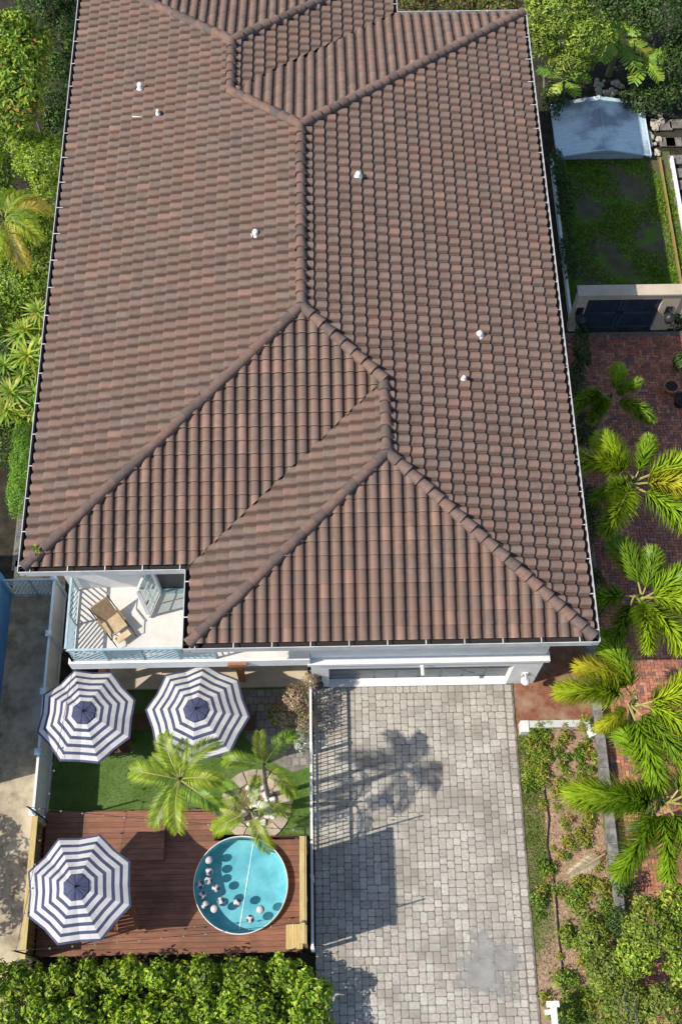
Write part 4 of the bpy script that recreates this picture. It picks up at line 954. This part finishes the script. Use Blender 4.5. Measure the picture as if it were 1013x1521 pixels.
# grass blades on the strip and the neighbour's lawn
def grass(name, x0, x1, y0, y1, n, size, cols, label, fade=None):
    x = RNG.uniform(x0, x1, n); y = RNG.uniform(y0, y1, n)
    if fade is not None: k = RNG.random(n) < np.clip(fade(x, y), 0, 1); x, y = x[k], y[k]
    pos = np.stack([x, y, np.full(len(x), .0)], 1); nr = RNG.normal(0, 1, (len(x), 3)); nr[:, 2] = np.abs(nr[:, 2]) * .5
    V, Fc, cc = leaves(pos, nr, size, cols, aspect=.22, droop=-.5); V[:, 2] = np.maximum(V[:, 2], .004)
    stuff(tag(link(name, npmesh(name, V, Fc, M['leaf'], cc)), label, 'grass'))
grass('strip_grass', 5.10, 5.66, -.5, 7.6, 9000, .06, [(.10, .16, .03), (.13, .19, .04), (.17, .19, .06)], 'narrow strip of mown grass beside the paver driveway', lambda x, y: (y - 1.0) / 2.6)
patchy = lambda x, y: .5 + .85 * np.sin(x * 2.3 + 1.3 * np.sin(y * 1.1)) * np.cos(y * 1.7 + x)
grass('lawn_grass', 8.05, 12.2, 21.35, 28.2, 36000, .11, [(.10, .22, .012), (.14, .28, .018), (.08, .17, .012), (.18, .25, .03)], 'patchy green grass behind the dark gate', patchy)
n = 30000; x = RNG.uniform(-7.8, -.75, n); y = RNG.uniform(5.0, 9.1, n); k = ~((x < -3.25) & (y < 5.72)) & (((x + 2.2) ** 2 + (y - 5.8) ** 2) > 1.0) & ~((x > -2.6) & (y > 6.7)); x, y = x[k], y[k]
nr = RNG.normal(0, 1, (len(x), 3)); nr[:, 2] = np.abs(nr[:, 2]); V, Fc, cc = leaves(np.stack([x, y, np.full(len(x), .028)], 1), nr, .045, [(.07, .13, .022), (.10, .17, .035), (.085, .15, .03)], aspect=.2, droop=-.4); V[:, 2] = np.maximum(V[:, 2], .034)
stuff(tag(link('turf_blades', npmesh('turf_blades', V, Fc, M['leaf'], cc)), 'short green synthetic turf blades between deck and porch', 'turf'))
n = 260; x = np.concatenate([RNG.uniform(3.9, 5.0, 90), RNG.uniform(-.5, .3, 60), RNG.uniform(-.5, 5.0, 50), RNG.uniform(-7.6, -1.2, 60)]); y = np.concatenate([RNG.uniform(-.5, 8.8, 90), RNG.uniform(0, 8.8, 60), RNG.uniform(-.5, 8.9, 50), RNG.uniform(2.1, 4.2, 60)]); z = np.where(x > -.6, .008, DZ + .004)
k = ((x - PC.x) ** 2 + (y - PC.y) ** 2) > 1.7; x, y, z = x[k], y[k], z[k]
V, Fc, cc = leaves(np.stack([x, y, z], 1), np.tile([[0, 0, 3.0]], (len(x), 1)), .05, [(.26, .18, .10), (.18, .13, .07), (.20, .20, .07), (.30, .24, .13)], aspect=.45, droop=0); V[:, 2] = np.maximum(V[:, 2], np.repeat(z, 4))
stuff(tag(link('leaf_litter', npmesh('leaf_litter', V, Fc, M['leaf'], cc)), 'scattered small dry leaves on the driveway and deck', 'leaves'))
# shrubs at the bottom right
def pz(px, py, z, rx, ry, rz): p = P(px, py, z); return (p.x, p.y, z, rx, ry, rz)
shrub('leafy_shrub', 'big light-green leafy shrub overhanging the brick court', 'shrub', [pz(965, 1375, 1.5, .75, .7, .6), pz(1000, 1350, 1.4, .6, .6, .6), pz(940, 1420, 1.1, .5, .5, .5), pz(1015, 1440, 1.2, .5, .5, .5)], 5600, .11, [(.13, .21, .022), (.18, .26, .03), (.09, .16, .02), (.24, .30, .05)], clump=7)
shrub('leafy_shrub', 'loose leafy shrub spreading over the end of the block wall', 'shrub', [pz(900, 1440, .7, .55, .6, .5), pz(930, 1490, .9, .6, .6, .5), pz(985, 1500, 1.0, .7, .6, .5), pz(880, 1395, .5, .4, .5, .35)], 4800, .09, [(.10, .17, .025), (.14, .20, .035), (.18, .23, .05)], clump=5)
shrub('low_shrub', 'low dark shrub under the palms against the block wall', 'shrub', [pz(915, 1370, .5, .35, .4, .35), pz(925, 1310, .4, .3, .4, .35)], 900, .09, DARK)
# white post
p = P(822, 1500, 1.05); mp = thing('mailbox_post', 'white wooden post with a side arm at the foot of the bed', 'post', (p.x, p.y, 0))
MB().box(-.07, .07, -.5, .16, .98, 1.10).obj('arm', M['white'], mp, world=False); MB().box(-.16, .14, .06, .20, .98, 1.11).obj('crosspiece', M['white'], mp, world=False); MB().box(-.06, .06, -.10, .02, 0, .98).obj('shaft', M['white'], mp, world=False)

# ---- dead palm frond lying on the mulch
dead = frond_data(frond_pinnate(L_=1.1, nl=26, ll=.34, up=.02, droop=.02, cols=[(.40, .36, .31), (.34, .31, .27)], vee=.15, lw=.03, seed=1), stalk=(.36, .32, .26))
p = P(898, 1268, .10); o = link('dead_frond', dead, None, (p.x, p.y, .10)); o.rotation_euler = (0, 0, R(118)); tag(o, 'dry grey palm frond lying on the mulch bed', 'frond')

# ================================================================== FOXTAIL PALMS
palm('young dark green palm in the house shade by the brick court', (8.29, 17.05, 0), 2.5, [(72, 10, .72, 'green'), (-28, 2, .85, 'green'), (195, 0, .8, 'green'), (20, 25, .6, 'green'), (235, 10, .7, 'green')], PLUME, r0=.07)
palm('bushy palm spreading over the shaded brick court', (8.25, 13.2, 0), 4.5, [(112, 6, 1.06, 'lit'), (158, 6, 1.1, 'lit'), (243, 2, 1.08, 'lit'), (20, 8, 1.2, 'lit'), (-12, 14, 1.1, 'gold'), (-42, 2, 1.25, 'lit'), (70, 22, .8, 'green'), (200, 16, .8, 'green')], PLUME, lean=(-.2, .1), r0=.09)
palm('bushy palm beside the front corner of the tiled roof', (7.95, 10.0, 0), 4.3, [(94, 0, 1.1, 'green'), (20, 10, 1.15, 'lit'), (-92, 22, .95, 'lit'), (-46, 0, 1.15, 'lit'), (172, -4, 1.0, 'green'), (236, 0, .95, 'green'), (60, 2, .95, 'green'), (-15, 4, 1.1, 'lit')], PLUME, lean=(-.15, .1), r0=.09)
palm('bushy yellow-green palm above the white garden wall', (7.9, 7.35, 0), 3.95, [(170, 4, 1.2, 'lit'), (103, 8, 1.15, 'lit'), (138, 0, 1.05, 'gold'), (16, 6, 1.2, 'lit'), (-24, 2, 1.15, 'lit'), (-80, -2, 1.35, 'lit'), (210, -14, .7, 'gold'), (-55, 4, 1.1, 'green')], PLUME, lean=(-.46, .1), r0=.09)
palm('largest bushy palm spreading across the block wall and mulch bed', (8.0, 5.0, 0), 3.5, [(168, 2, 1.42, 'lit'), (176, 16, 1.1, 'green'), (233, 4, 1.28, 'lit'), (-96, 8, 1.1, 'lit'), (-60, 4, 1.2, 'green'), (20, 6, 1.15, 'lit'), (108, 4, 1.3, 'lit'), (55, 10, 1.1, 'green'), (-25, 10, 1.1, 'lit')], PLUME, lean=(0, .1), r0=.10)

# ================================================================== NEIGHBOUR ON THE RIGHT: gate, lawn, shed
gy = 21.05
gt = thing('gate_wall', 'beige stucco gate wall across the brick court', 'wall', (9.5, gy, 0))
MB().box(7.90, 8.24, gy, gy + .3, 0, 2.0).obj('pier', M['beige'], gt); MB().box(10.62, 11.18, gy, gy + .3, 0, 2.0).obj('pier', M['beige'], gt)
MB().box(8.24, 10.62, gy, gy + .3, 1.76, 2.0).obj('lintel', M['beige'], gt); MB().box(7.86, 11.22, gy - .05, gy + .35, 2.0, 2.07).obj('coping', M['beige'], gt)
MB().box(11.18, 13.6, gy + .05, gy + .3, 0, 2.35).obj('wall_panel', M['beige'], gt); MB().box(11.16, 13.6, gy, gy + .35, 2.35, 2.42).obj('coping', M['beige'], gt)
for s_ in (0, 1):
    x0, x1 = (8.26, 9.42) if s_ == 0 else (9.44, 10.60); g = thing('gate_leaf', 'dark blue panelled gate leaf ' + ('hung beside the house-side pier' if s_ == 0 else 'hung beside the pier away from the house'), 'gate', ((x0 + x1) / 2, gy + .12, 0))
    MB().box(x0, x1, gy + .12, gy + .15, .03, 1.74).obj('board_backing', M['gate'], g)
    for a, b in ((x0, x0 + .12), (x1 - .12, x1)): MB().box(a, b, gy + .09, gy + .12, .03, 1.74, col=(1.3, 1.3, 1.3)).obj('stile', M['gate'], g)
    for z0 in (.03, .82, 1.62): MB().box(x0 + .12, x1 - .12, gy + .095, gy + .12, z0, z0 + .12, col=(1.6, 1.6, 1.6)).obj('rail', M['gate'], g)
    for k in range(6):
        a = x0 + .13 + k * .152; MB().box(a, a + .140, gy + .108, gy + .12, .16, .81).obj('board', M['gate'], g); MB().box(a, a + .140, gy + .108, gy + .12, .95, 1.61).obj('board', M['gate'], g)
    MB().box((x1 - .08) if s_ == 0 else (x0 + .03), (x1 - .03) if s_ == 0 else (x0 + .08), gy + .05, gy + .09, .8, 1.0).obj('handle', M['bronze'], g)
wall_lamp('wall_lamp', 'black lantern lamp on the beige pier next to the house', 8.07, 1.15, gy - .002, M['bronze'], 1.5)
wall_lamp('wall_lamp', 'black lantern lamp on the beige pier away from the house', 10.92, 1.15, gy - .002, M['bronze'], 1.5)
# lawn edging and low railings
for x, lab in ((8.02, 'thin white metal edging between lawn and house shade'), (12.28, 'pale timber edging between lawn and stepping stones')):
    o = MB().box(x - .04, x + .04, 21.4, 28.2, -.05, .22).obj('lawn_edging', M['white']); tag(o, lab, 'edging')
o = MB().box(11.85, 11.90, 21.4, 28.2, 0, .16, col=(.6, .55, .45)).obj('lawn_edging', M['pine']); tag(o, 'thin inner timber edging through the sunlit lawn margin', 'edging')
o = MB().box(8.1, 11.6, 21.75, 21.85, 0, .3, col=(.7, .68, .62)).obj('lawn_kerb', M['block']); tag(o, 'grey kerb across the lawn behind the gate wall', 'kerb')
# shed
SE, SR = .30, .64
qa, qb, qc, qd = P(829, 234, SE), P(966, 229, SE), P(818, 155, SE), P(952, 150, SE)
sx0, sx1, sy0, sy1 = (qa.x + qc.x) / 2, (qb.x + qd.x) / 2, (qa.y + qb.y) / 2, (qc.y + qd.y) / 2; sxm = (sx0 + sx1) / 2
sh = thing('garden_shed', 'low garden shed with a pale blue metal gable roof', 'shed', (sxm, (sy0 + sy1) / 2, 0))
fy, by = sy0 + .12, sy1 - .15
MB().box(sx0 + .2, sx1 - .2, fy, by, 0, SE - .02).add([(sx0 + .2, fy, SE), (sx1 - .2, fy, SE), (sxm, fy, SR - .06)], [(0, 1, 2)]).add([(sx0 + .2, by, SE), (sx1 - .2, by, SE), (sxm, by, SR - .06)], [(1, 0, 2)]).obj('wall', M['grey'], sh)
for a, b in ((sx0, sxm), (sxm, sx1)):
    za, zb = (SE, SR) if a < sxm - .1 else (SR, SE)
    MB().add([(a, sy0, za), (b, sy0, zb), (b, sy1, zb), (a, sy1, za), (a, sy0, za - .05), (b, sy0, zb - .05), (b, sy1, zb - .05), (a, sy1, za - .05)], [(0, 1, 2, 3), (7, 6, 5, 4), (0, 4, 5, 1), (2, 6, 7, 3), (1, 5, 6, 2), (3, 7, 4, 0)]).obj('roof_panel', M['tin'], sh)
MB().bar((sxm, sy0 - .01, SR + .012), (sxm, sy1 + .01, SR + .012), .10, .02).obj('ridge_cap', M['tin'], sh)
for a, b, za, zb in ((sx0 - .02, sxm, SE - .01, SR - .01), (sxm, sx1 + .02, SR - .01, SE - .01)): MB().bar((a, sy0 - .015, za), (b, sy0 - .015, zb), .03, .06, col=(.9, 1, 1.05)).obj('barge_board', M['postblue'], sh)
for x in (sx0 - .015, sx1 + .015): MB().box(x - .02, x + .02, sy0 - .02, sy1, SE - .1, SE + .01).obj('edge_trim', M['postblue'], sh)
# stepping stones
for k, (px, py) in enumerate(((985, 188), (1005, 185), (1000, 212), (1003, 238), (990, 212), (1008, 258), (1006, 276), (1012, 300))):
    p = P(px, py); o = MB().box(p.x - .28, p.x + .28, p.y - .2, p.y + .2, 0, .05, col=(.9, .85, .82)).obj('stepping_stone', M['block']); tag(o, 'grey rectangular stepping stone beyond the lawn edging', 'stepping stone', 'stepping stones beyond the lawn')
RK2 = [rock_mesh(.10, (.62, .56, .46)) for _ in range(4)]
for k in range(46):
    px, py = (rnd(885, 925), rnd(118, 140)) if k < 20 else (rnd(962, 985), rnd(158, 230))
    p = P(px, py, .1); o = link('rock', random.choice(RK2), None, (p.x, p.y, .08)); s_ = rnd(.6, 1.5); o.scale = (s_, s_, s_)
    tag(o, 'pale tan rock piled behind the shed' if k < 20 else 'pale rock in the strip beside the shed', 'rock', 'rocks behind the shed' if k < 20 else 'rocks beside the shed')
# pots
def pot(label, px, py, r, h, m, plant=None):
    p = P(px, py, h); t = thing('plant_pot', label, 'pot', (p.x, p.y, 0))
    MB().lathe([(r * .62, 0), (r * .9, h * .8), (r, h * .82), (r * 1.02, h), (r * .86, h), (r * .82, h * .85), (0.01, h * .82)], 20, mi=0).obj('bowl', m, t, smooth=False, world=False)
    MB().lathe([(r * .84, h * .86), (.01, h * .88)], 16).obj('soil', M['soil'], t, world=False); return t
pot('empty terracotta pot standing on the brick court', 997, 573, .24, .36, M['terracotta']); pot('black plastic pot standing beside the terracotta pot', 1012, 592, .24, .36, M['black'])
shrub('dark_fern', 'dark leafy plant at the edge of the brick court against the beige wall', 'plant', [pz(1008, 475, .5, .35, .35, .4)], 500, .10, DARK)
shrub('dark_fern', 'dark leafy plant at the edge of the brick court behind the terracotta pot', 'plant', [pz(1010, 540, .4, .3, .35, .35)], 450, .10, DARK)
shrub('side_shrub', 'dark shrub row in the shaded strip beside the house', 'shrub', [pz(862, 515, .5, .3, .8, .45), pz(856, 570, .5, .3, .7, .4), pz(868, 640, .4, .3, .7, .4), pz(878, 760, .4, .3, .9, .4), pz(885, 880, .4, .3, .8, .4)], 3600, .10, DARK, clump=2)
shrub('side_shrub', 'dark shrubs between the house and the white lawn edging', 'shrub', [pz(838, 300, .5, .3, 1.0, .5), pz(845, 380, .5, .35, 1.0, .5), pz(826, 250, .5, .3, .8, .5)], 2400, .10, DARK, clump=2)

# ---- trees and banana plants behind
def banana_leaf(L_, W_, droop, c, seed):
    g = np.random.default_rng(seed); mb = MB(); n = 14
    sp = lambda s_: Vector((0, L_ * (s_ - .1 * s_ * s_), L_ * (.5 * s_ - droop * s_ * s_)))
    mb.tube([sp(i / 8) for i in range(9)], [.03 * (1 - .8 * i / 8) for i in range(9)], 5, col=tuple(q * 1.4 for q in c))
    for sg in (-1, 1):
        for k in range(n):
            s0, s1 = .15 + .85 * k / n, .15 + .85 * (k + (1.0 if g.random() < .65 else .8)) / n
            wd = W_ * math.sin(math.pi * min(.98, (.06 + .9 * (s0 - .15) / .85))) ** .55; a, b = sp(s0), sp(min(s1, 1)); dz = -wd * g.uniform(.1, .45); t_ = g.uniform(.0, .1)
            cc = tuple(q * g.uniform(.8, 1.2) for q in c); mb.add([a, b, b + Vector((sg * wd, .08 + t_, dz)), a + Vector((sg * wd, .10 + t_, dz))], [(0, 1, 2, 3)], 0, cc)
    return mb.data('leaf', M['leaf'])
BAN = [banana_leaf(1.5, .36, .55, (.15, .26, .03), 1), banana_leaf(1.3, .34, .75, (.21, .31, .05), 2), banana_leaf(1.6, .38, .35, (.10, .20, .03), 3), banana_leaf(1.2, .32, .9, (.25, .32, .06), 4)]
def banana(label, px, py, z, angs, sc_):
    p = P(px, py, z); t = thing('banana_plant', label, 'banana plant', (p.x, p.y, 0))
    MB().tube([(0, 0, 0), (.03, 0, z * .6), (0, 0, z)], [.13, .11, .08], 9, col=(.8, 1.0, .55)).obj('trunk', M['bark'], t, smooth=True, world=False)
    for i, a in enumerate(angs):
        m = Matrix.Translation((0, 0, z - .05)) @ Matrix.Rotation(R(a - 90), 4, 'Z') @ Matrix.Rotation(R(rnd(-5, 22)), 4, 'X') @ Matrix.Diagonal((sc_, sc_, sc_, 1)); link('leaf', BAN[i % 4], t, mtx=m)
banana('tall banana plant behind the shed with broad torn leaves', 918, 58, 1.7, (15, 60, 105, 150, 200, 235, 285, 330), 1.05)
banana('banana plant at the far edge of the rocks with drooping leaves', 952, 88, 1.3, (5, 50, 100, 165, 250, 300, 340), .9)
banana('short banana plant close to the far house corner', 838, 118, 1.2, (0, 70, 150, 230, 290), .7)
shrub('leafy_tree', 'bright bushy tree beyond the far corner of the house', 'tree', [pz(825, 20, 3.2, 1.1, 1.0, .9), pz(870, 55, 2.8, .9, .8, .8), pz(800, 60, 2.2, .6, .8, .7), pz(850, 95, 1.8, .8, .6, .6)], 9500, .15, [(.15, .24, .03), (.21, .29, .05), (.10, .18, .025), (.26, .32, .08)], clump=7, aspect=.35)
shrub('leafy_tree', 'dark tree filling the far right corner of the garden', 'tree', [pz(985, 20, 2.5, 1.2, 1.0, .9), pz(1010, 90, 1.5, .8, .9, .6), pz(930, 5, 2.4, 1.0, .8, .8)], 6500, .13, DARK, clump=5)
shrub('leafy_shrub', 'mixed shrub showing beyond the far gutter of the house', 'shrub', [pz(620, 12, 1.5, .7, .6, .6), pz(680, 8, 1.4, .8, .6, .6), pz(740, 10, 1.7, .8, .6, .6)], 3600, .12, [(.06, .10, .02), (.10, .14, .03), (.20, .13, .05)], clump=4)
shrub('leafy_shrub', 'dark undergrowth around the rocks behind the shed', 'shrub', [pz(960, 150, .6, 1.0, .6, .4), pz(1005, 140, .6, .8, .6, .4), pz(820, 150, .6, .4, .8, .5)], 2600, .12, DARK, clump=3)

# ================================================================== LEFT SIDE GARDEN
shrub('leafy_tree', 'broad green tree with reddish new leaves beside the far gutter', 'tree', [pz(30, 110, 4.0, .95, 1.3, .9), pz(15, 60, 4.2, .9, .9, .8), pz(50, 75, 3.8, .6, .8, .7), pz(25, 170, 3.6, .8, .8, .7)], 7500, .19, [(.11, .20, .02), (.16, .26, .03), (.08, .15, .018), (.22, .29, .04)], clump=7, accents=((.32, .18, .07), .06))
shrub('leafy_shrub', 'dark shrub mass between the broad tree and the house wall', 'shrub', [pz(98, 60, 1.2, .6, 1.8, .8), pz(85, 140, 1.2, .6, 1.6, .8), pz(60, 10, 1.6, 1.0, 1.2, .8), pz(88, 195, 1.0, .5, 1.0, .6)], 8000, .12, DARK + [(.06, .12, .02)], clump=4)
shrub('fine_shrub', 'fine-leaved light green shrub growing against the far wall', 'shrub', [pz(62, 240, 2.4, .75, 1.0, .7), pz(40, 215, 2.4, .6, .7, .6), pz(70, 290, 2.2, .5, .8, .6)], 7500, .10, [(.13, .23, .02), (.18, .28, .03), (.23, .31, .05)], clump=5)
palm('palm with yellowing fronds growing beside the left gutter', (P(8, 330, 3.6).x, P(8, 330, 3.6).y, 0), 3.6, [(38, 2, 1.0, 'yellow'), (12, 6, 1.0, 'yellow'), (-35, 2, 1.05, 'lime'), (-68, 4, 1.1, 'yellow'), (-95, 4, 1.1, 'lime'), (75, 10, 1.0, 'lime'), (120, 8, 1.0, 'green'), (55, 24, .9, 'lime'), (-15, 24, .8, 'green'), (200, 8, 1.0, 'green')], FEATH, r0=.11)
shrub('leafy_shrub', 'dark green shrub under the yellowing palm', 'shrub', [pz(70, 385, 1.6, .5, .9, .6), pz(50, 420, 1.4, .6, .8, .6), pz(62, 345, 1.6, .4, .7, .6)], 4200, .12, [(.09, .17, .02), (.13, .22, .02), (.17, .25, .03)], clump=4)
def rosette_mesh(n, L_, w_, cols, seed):
    g = random.Random(seed); mb = MB()
    for k in range(n):
        a = k * 2.4 + g.uniform(-.2, .2); el = R(80 - 75 * k / n); l = L_ * g.uniform(.8, 1.1); c = tuple(q * g.uniform(.8, 1.2) for q in g.choice(cols)); prev = None
        for s_ in (0, .35, .7, 1.0):
            r_ = l * s_ * math.cos(el) + .25 * l * s_ * s_; z = l * s_ * math.sin(el) - .35 * l * s_ * s_; wd = w_ * (.5, 1, .75, .08)[int(s_ * 3.01)]
            p = Vector((r_ * math.cos(a), r_ * math.sin(a), z)); q = Vector((-math.sin(a), math.cos(a), 0)) * wd
            if prev: mb.add([prev[0] - prev[1], prev[0] + prev[1], p + q, p - q], [(0, 1, 2, 3)], 0, c)
            prev = (p, q)
    return mb.data('leaves', M['leaf'])
ROS = [rosette_mesh(42, .50, .035, [(.20, .27, .05), (.28, .32, .09), (.13, .22, .03)], 1), rosette_mesh(36, .55, .04, [(.15, .24, .03), (.24, .30, .06)], 2), rosette_mesh(40, .5, .035, [(.10, .19, .03), (.17, .26, .05), (.07, .14, .02)], 3)]
for i, (px, py, z, k, s_) in enumerate(((58, 465, 1.5, 0, 1.1), (38, 490, 1.2, 1, .9), (42, 530, 1.5, 1, 1.2), (58, 515, 1.1, 0, .9), (18, 585, 1.5, 0, 1.2), (52, 585, 1.3, 2, 1.1), (30, 620, 1.1, 1, .9), (35, 560, .9, 2, .9), (66, 440, 1.0, 2, .9), (12, 610, 1.3, 1, 1.1), (28, 500, 1.0, 0, 1.0), (50, 605, 1.2, 0, 1.0), (68, 545, 1.2, 1, .9), (8, 545, 1.1, 2, 1.0))):
    p = P(px, py, z); t = thing('dracaena', 'striped strap-leaved dracaena in the row along the house wall', 'plant', (p.x, p.y, 0), rnd(0, 6), 'dracaenas along the house wall')
    MB().tube([(0, 0, 0), (0, 0, z)], [.03, .022], 6).obj('stem', M['bark'], t, world=False); o = link('leaves', ROS[k], t, (0, 0, z)); o.scale = (s_, s_, s_)
shrub('leafy_shrub', 'yellow-green shrub between the dracaenas', 'shrub', [pz(55, 545, .8, .4, .6, .4), pz(50, 625, .8, .45, .5, .4), pz(62, 490, .8, .35, .6, .4)], 3000, .08, LIME, clump=3)
shrub('clipped_bush', 'smooth clipped bright green bush at the end of the left gutter', 'bush', [pz(38, 690, 1.0, .45, .9, .55), pz(33, 730, .9, .42, .9, .55), pz(38, 655, .9, .4, .7, .5)], 11000, .055, [(.10, .22, .02), (.13, .26, .03), (.08, .18, .02)], core=.8)
shrub('leafy_shrub', 'dense mid-green shrubs filling the garden below the broad tree', 'shrub', [pz(10, 230, 1.4, .9, 1.4, .8), pz(-5, 330, 1.0, .9, 1.4, .7), pz(20, 420, .8, .8, 1.2, .6), pz(40, 330, 1.0, .7, 1.2, .6), pz(5, 470, .7, .6, .9, .5)], 8000, .14, [(.08, .15, .018), (.12, .20, .02), (.16, .25, .03)], clump=5)
shrub('leafy_shrub', 'low green undergrowth at the foot of the dracaenas', 'shrub', [pz(5, 520, .4, .7, 1.2, .4), pz(0, 600, .4, .6, 1.2, .4), pz(8, 660, .4, .5, .9, .4)], 3600, .10, [(.05, .10, .018), (.07, .13, .02)], clump=3)
shrub('leafy_tree', 'thin neighbouring tree leaning over the sunlit end of the alley', 'tree', [(-11.6, 3.7, 2.7, .8, .9, .6), (-11.2, 2.6, 2.4, .6, .6, .5), (-11.3, 4.6, 2.3, .5, .5, .4)], 1500, .14, GREEN, clump=4)
# neighbour's blue house, alley gate, paving beyond
nb = thing('neighbour_house', 'blue stucco neighbouring house beside the grey alley', 'house', (-12, 10, 0))
MB().box(-15, -9.5, 6.5, 12.3, 0, 4.1).obj('wall', M['blue'], nb); MB().box(-15.1, -9.42, 6.4, 12.4, 4.1, 4.25).obj('parapet', M['white'], nb)
ag = thing('alley_gate', 'blue-grey lattice gate across the end of the alley', 'gate', (-8.7, 12.0, 0))
MB().bar((-9.44, 12.1, 1.2), (-7.98, 12.1, 1.2), .05, .05).obj('top_rail', M['railblue'], ag); MB().bar((-9.44, 12.1, .1), (-7.98, 12.1, .1), .05, .05).obj('bottom_rail', M['railblue'], ag)
for x in (-9.43, -8.7, -7.99): MB().bar((x, 12.1, 0), (x, 12.1, 1.22), .05, .05).obj('post', M['railblue'], ag)
for k in range(13):
    x = -9.43 + k * .115
    for sg in (1, -1):
        xa, xb = (x, x + .5) if sg > 0 else (x + .5, x); xb = min(xb, -7.99); xa = min(xa, -7.99)
        MB().bar((xa, 12.1 + .012 * sg, .12), (xb, 12.1 + .012 * sg, 1.18), .02, .02).obj('slat', M['railblue'], ag)
pv = sheet('rear_alley_paving', rect(-9.6, -7.1, 12.9, 17), -.03, M['joint'], .2)
for i in range(5):
    for j in range(8):
        MB().box(-9.55 + i * .5, -9.55 + i * .5 + .48, 13 + j * .5, 13 + j * .5 + .48, -.05, .0, col=tint((.75, .8, .82), .08)).obj('paving_slab', M['block'], pv)
# weed on the hip
wp = on_roof(60, 822, (A, R1, R2)); V, Fc, cc = leaves(np.array([[rnd(-.09, .09), rnd(-.09, .09), rnd(.1, .28)] for _ in range(40)]), np.tile([[0, 0, 1.0]], (40, 1)), .10, GREEN + LIME)
o = link('roof_weed', npmesh('roof_weed', V, Fc, M['leaf'], cc), None, wp); tag(o, 'small green weed sprouting on the front hip tiles', 'weed')
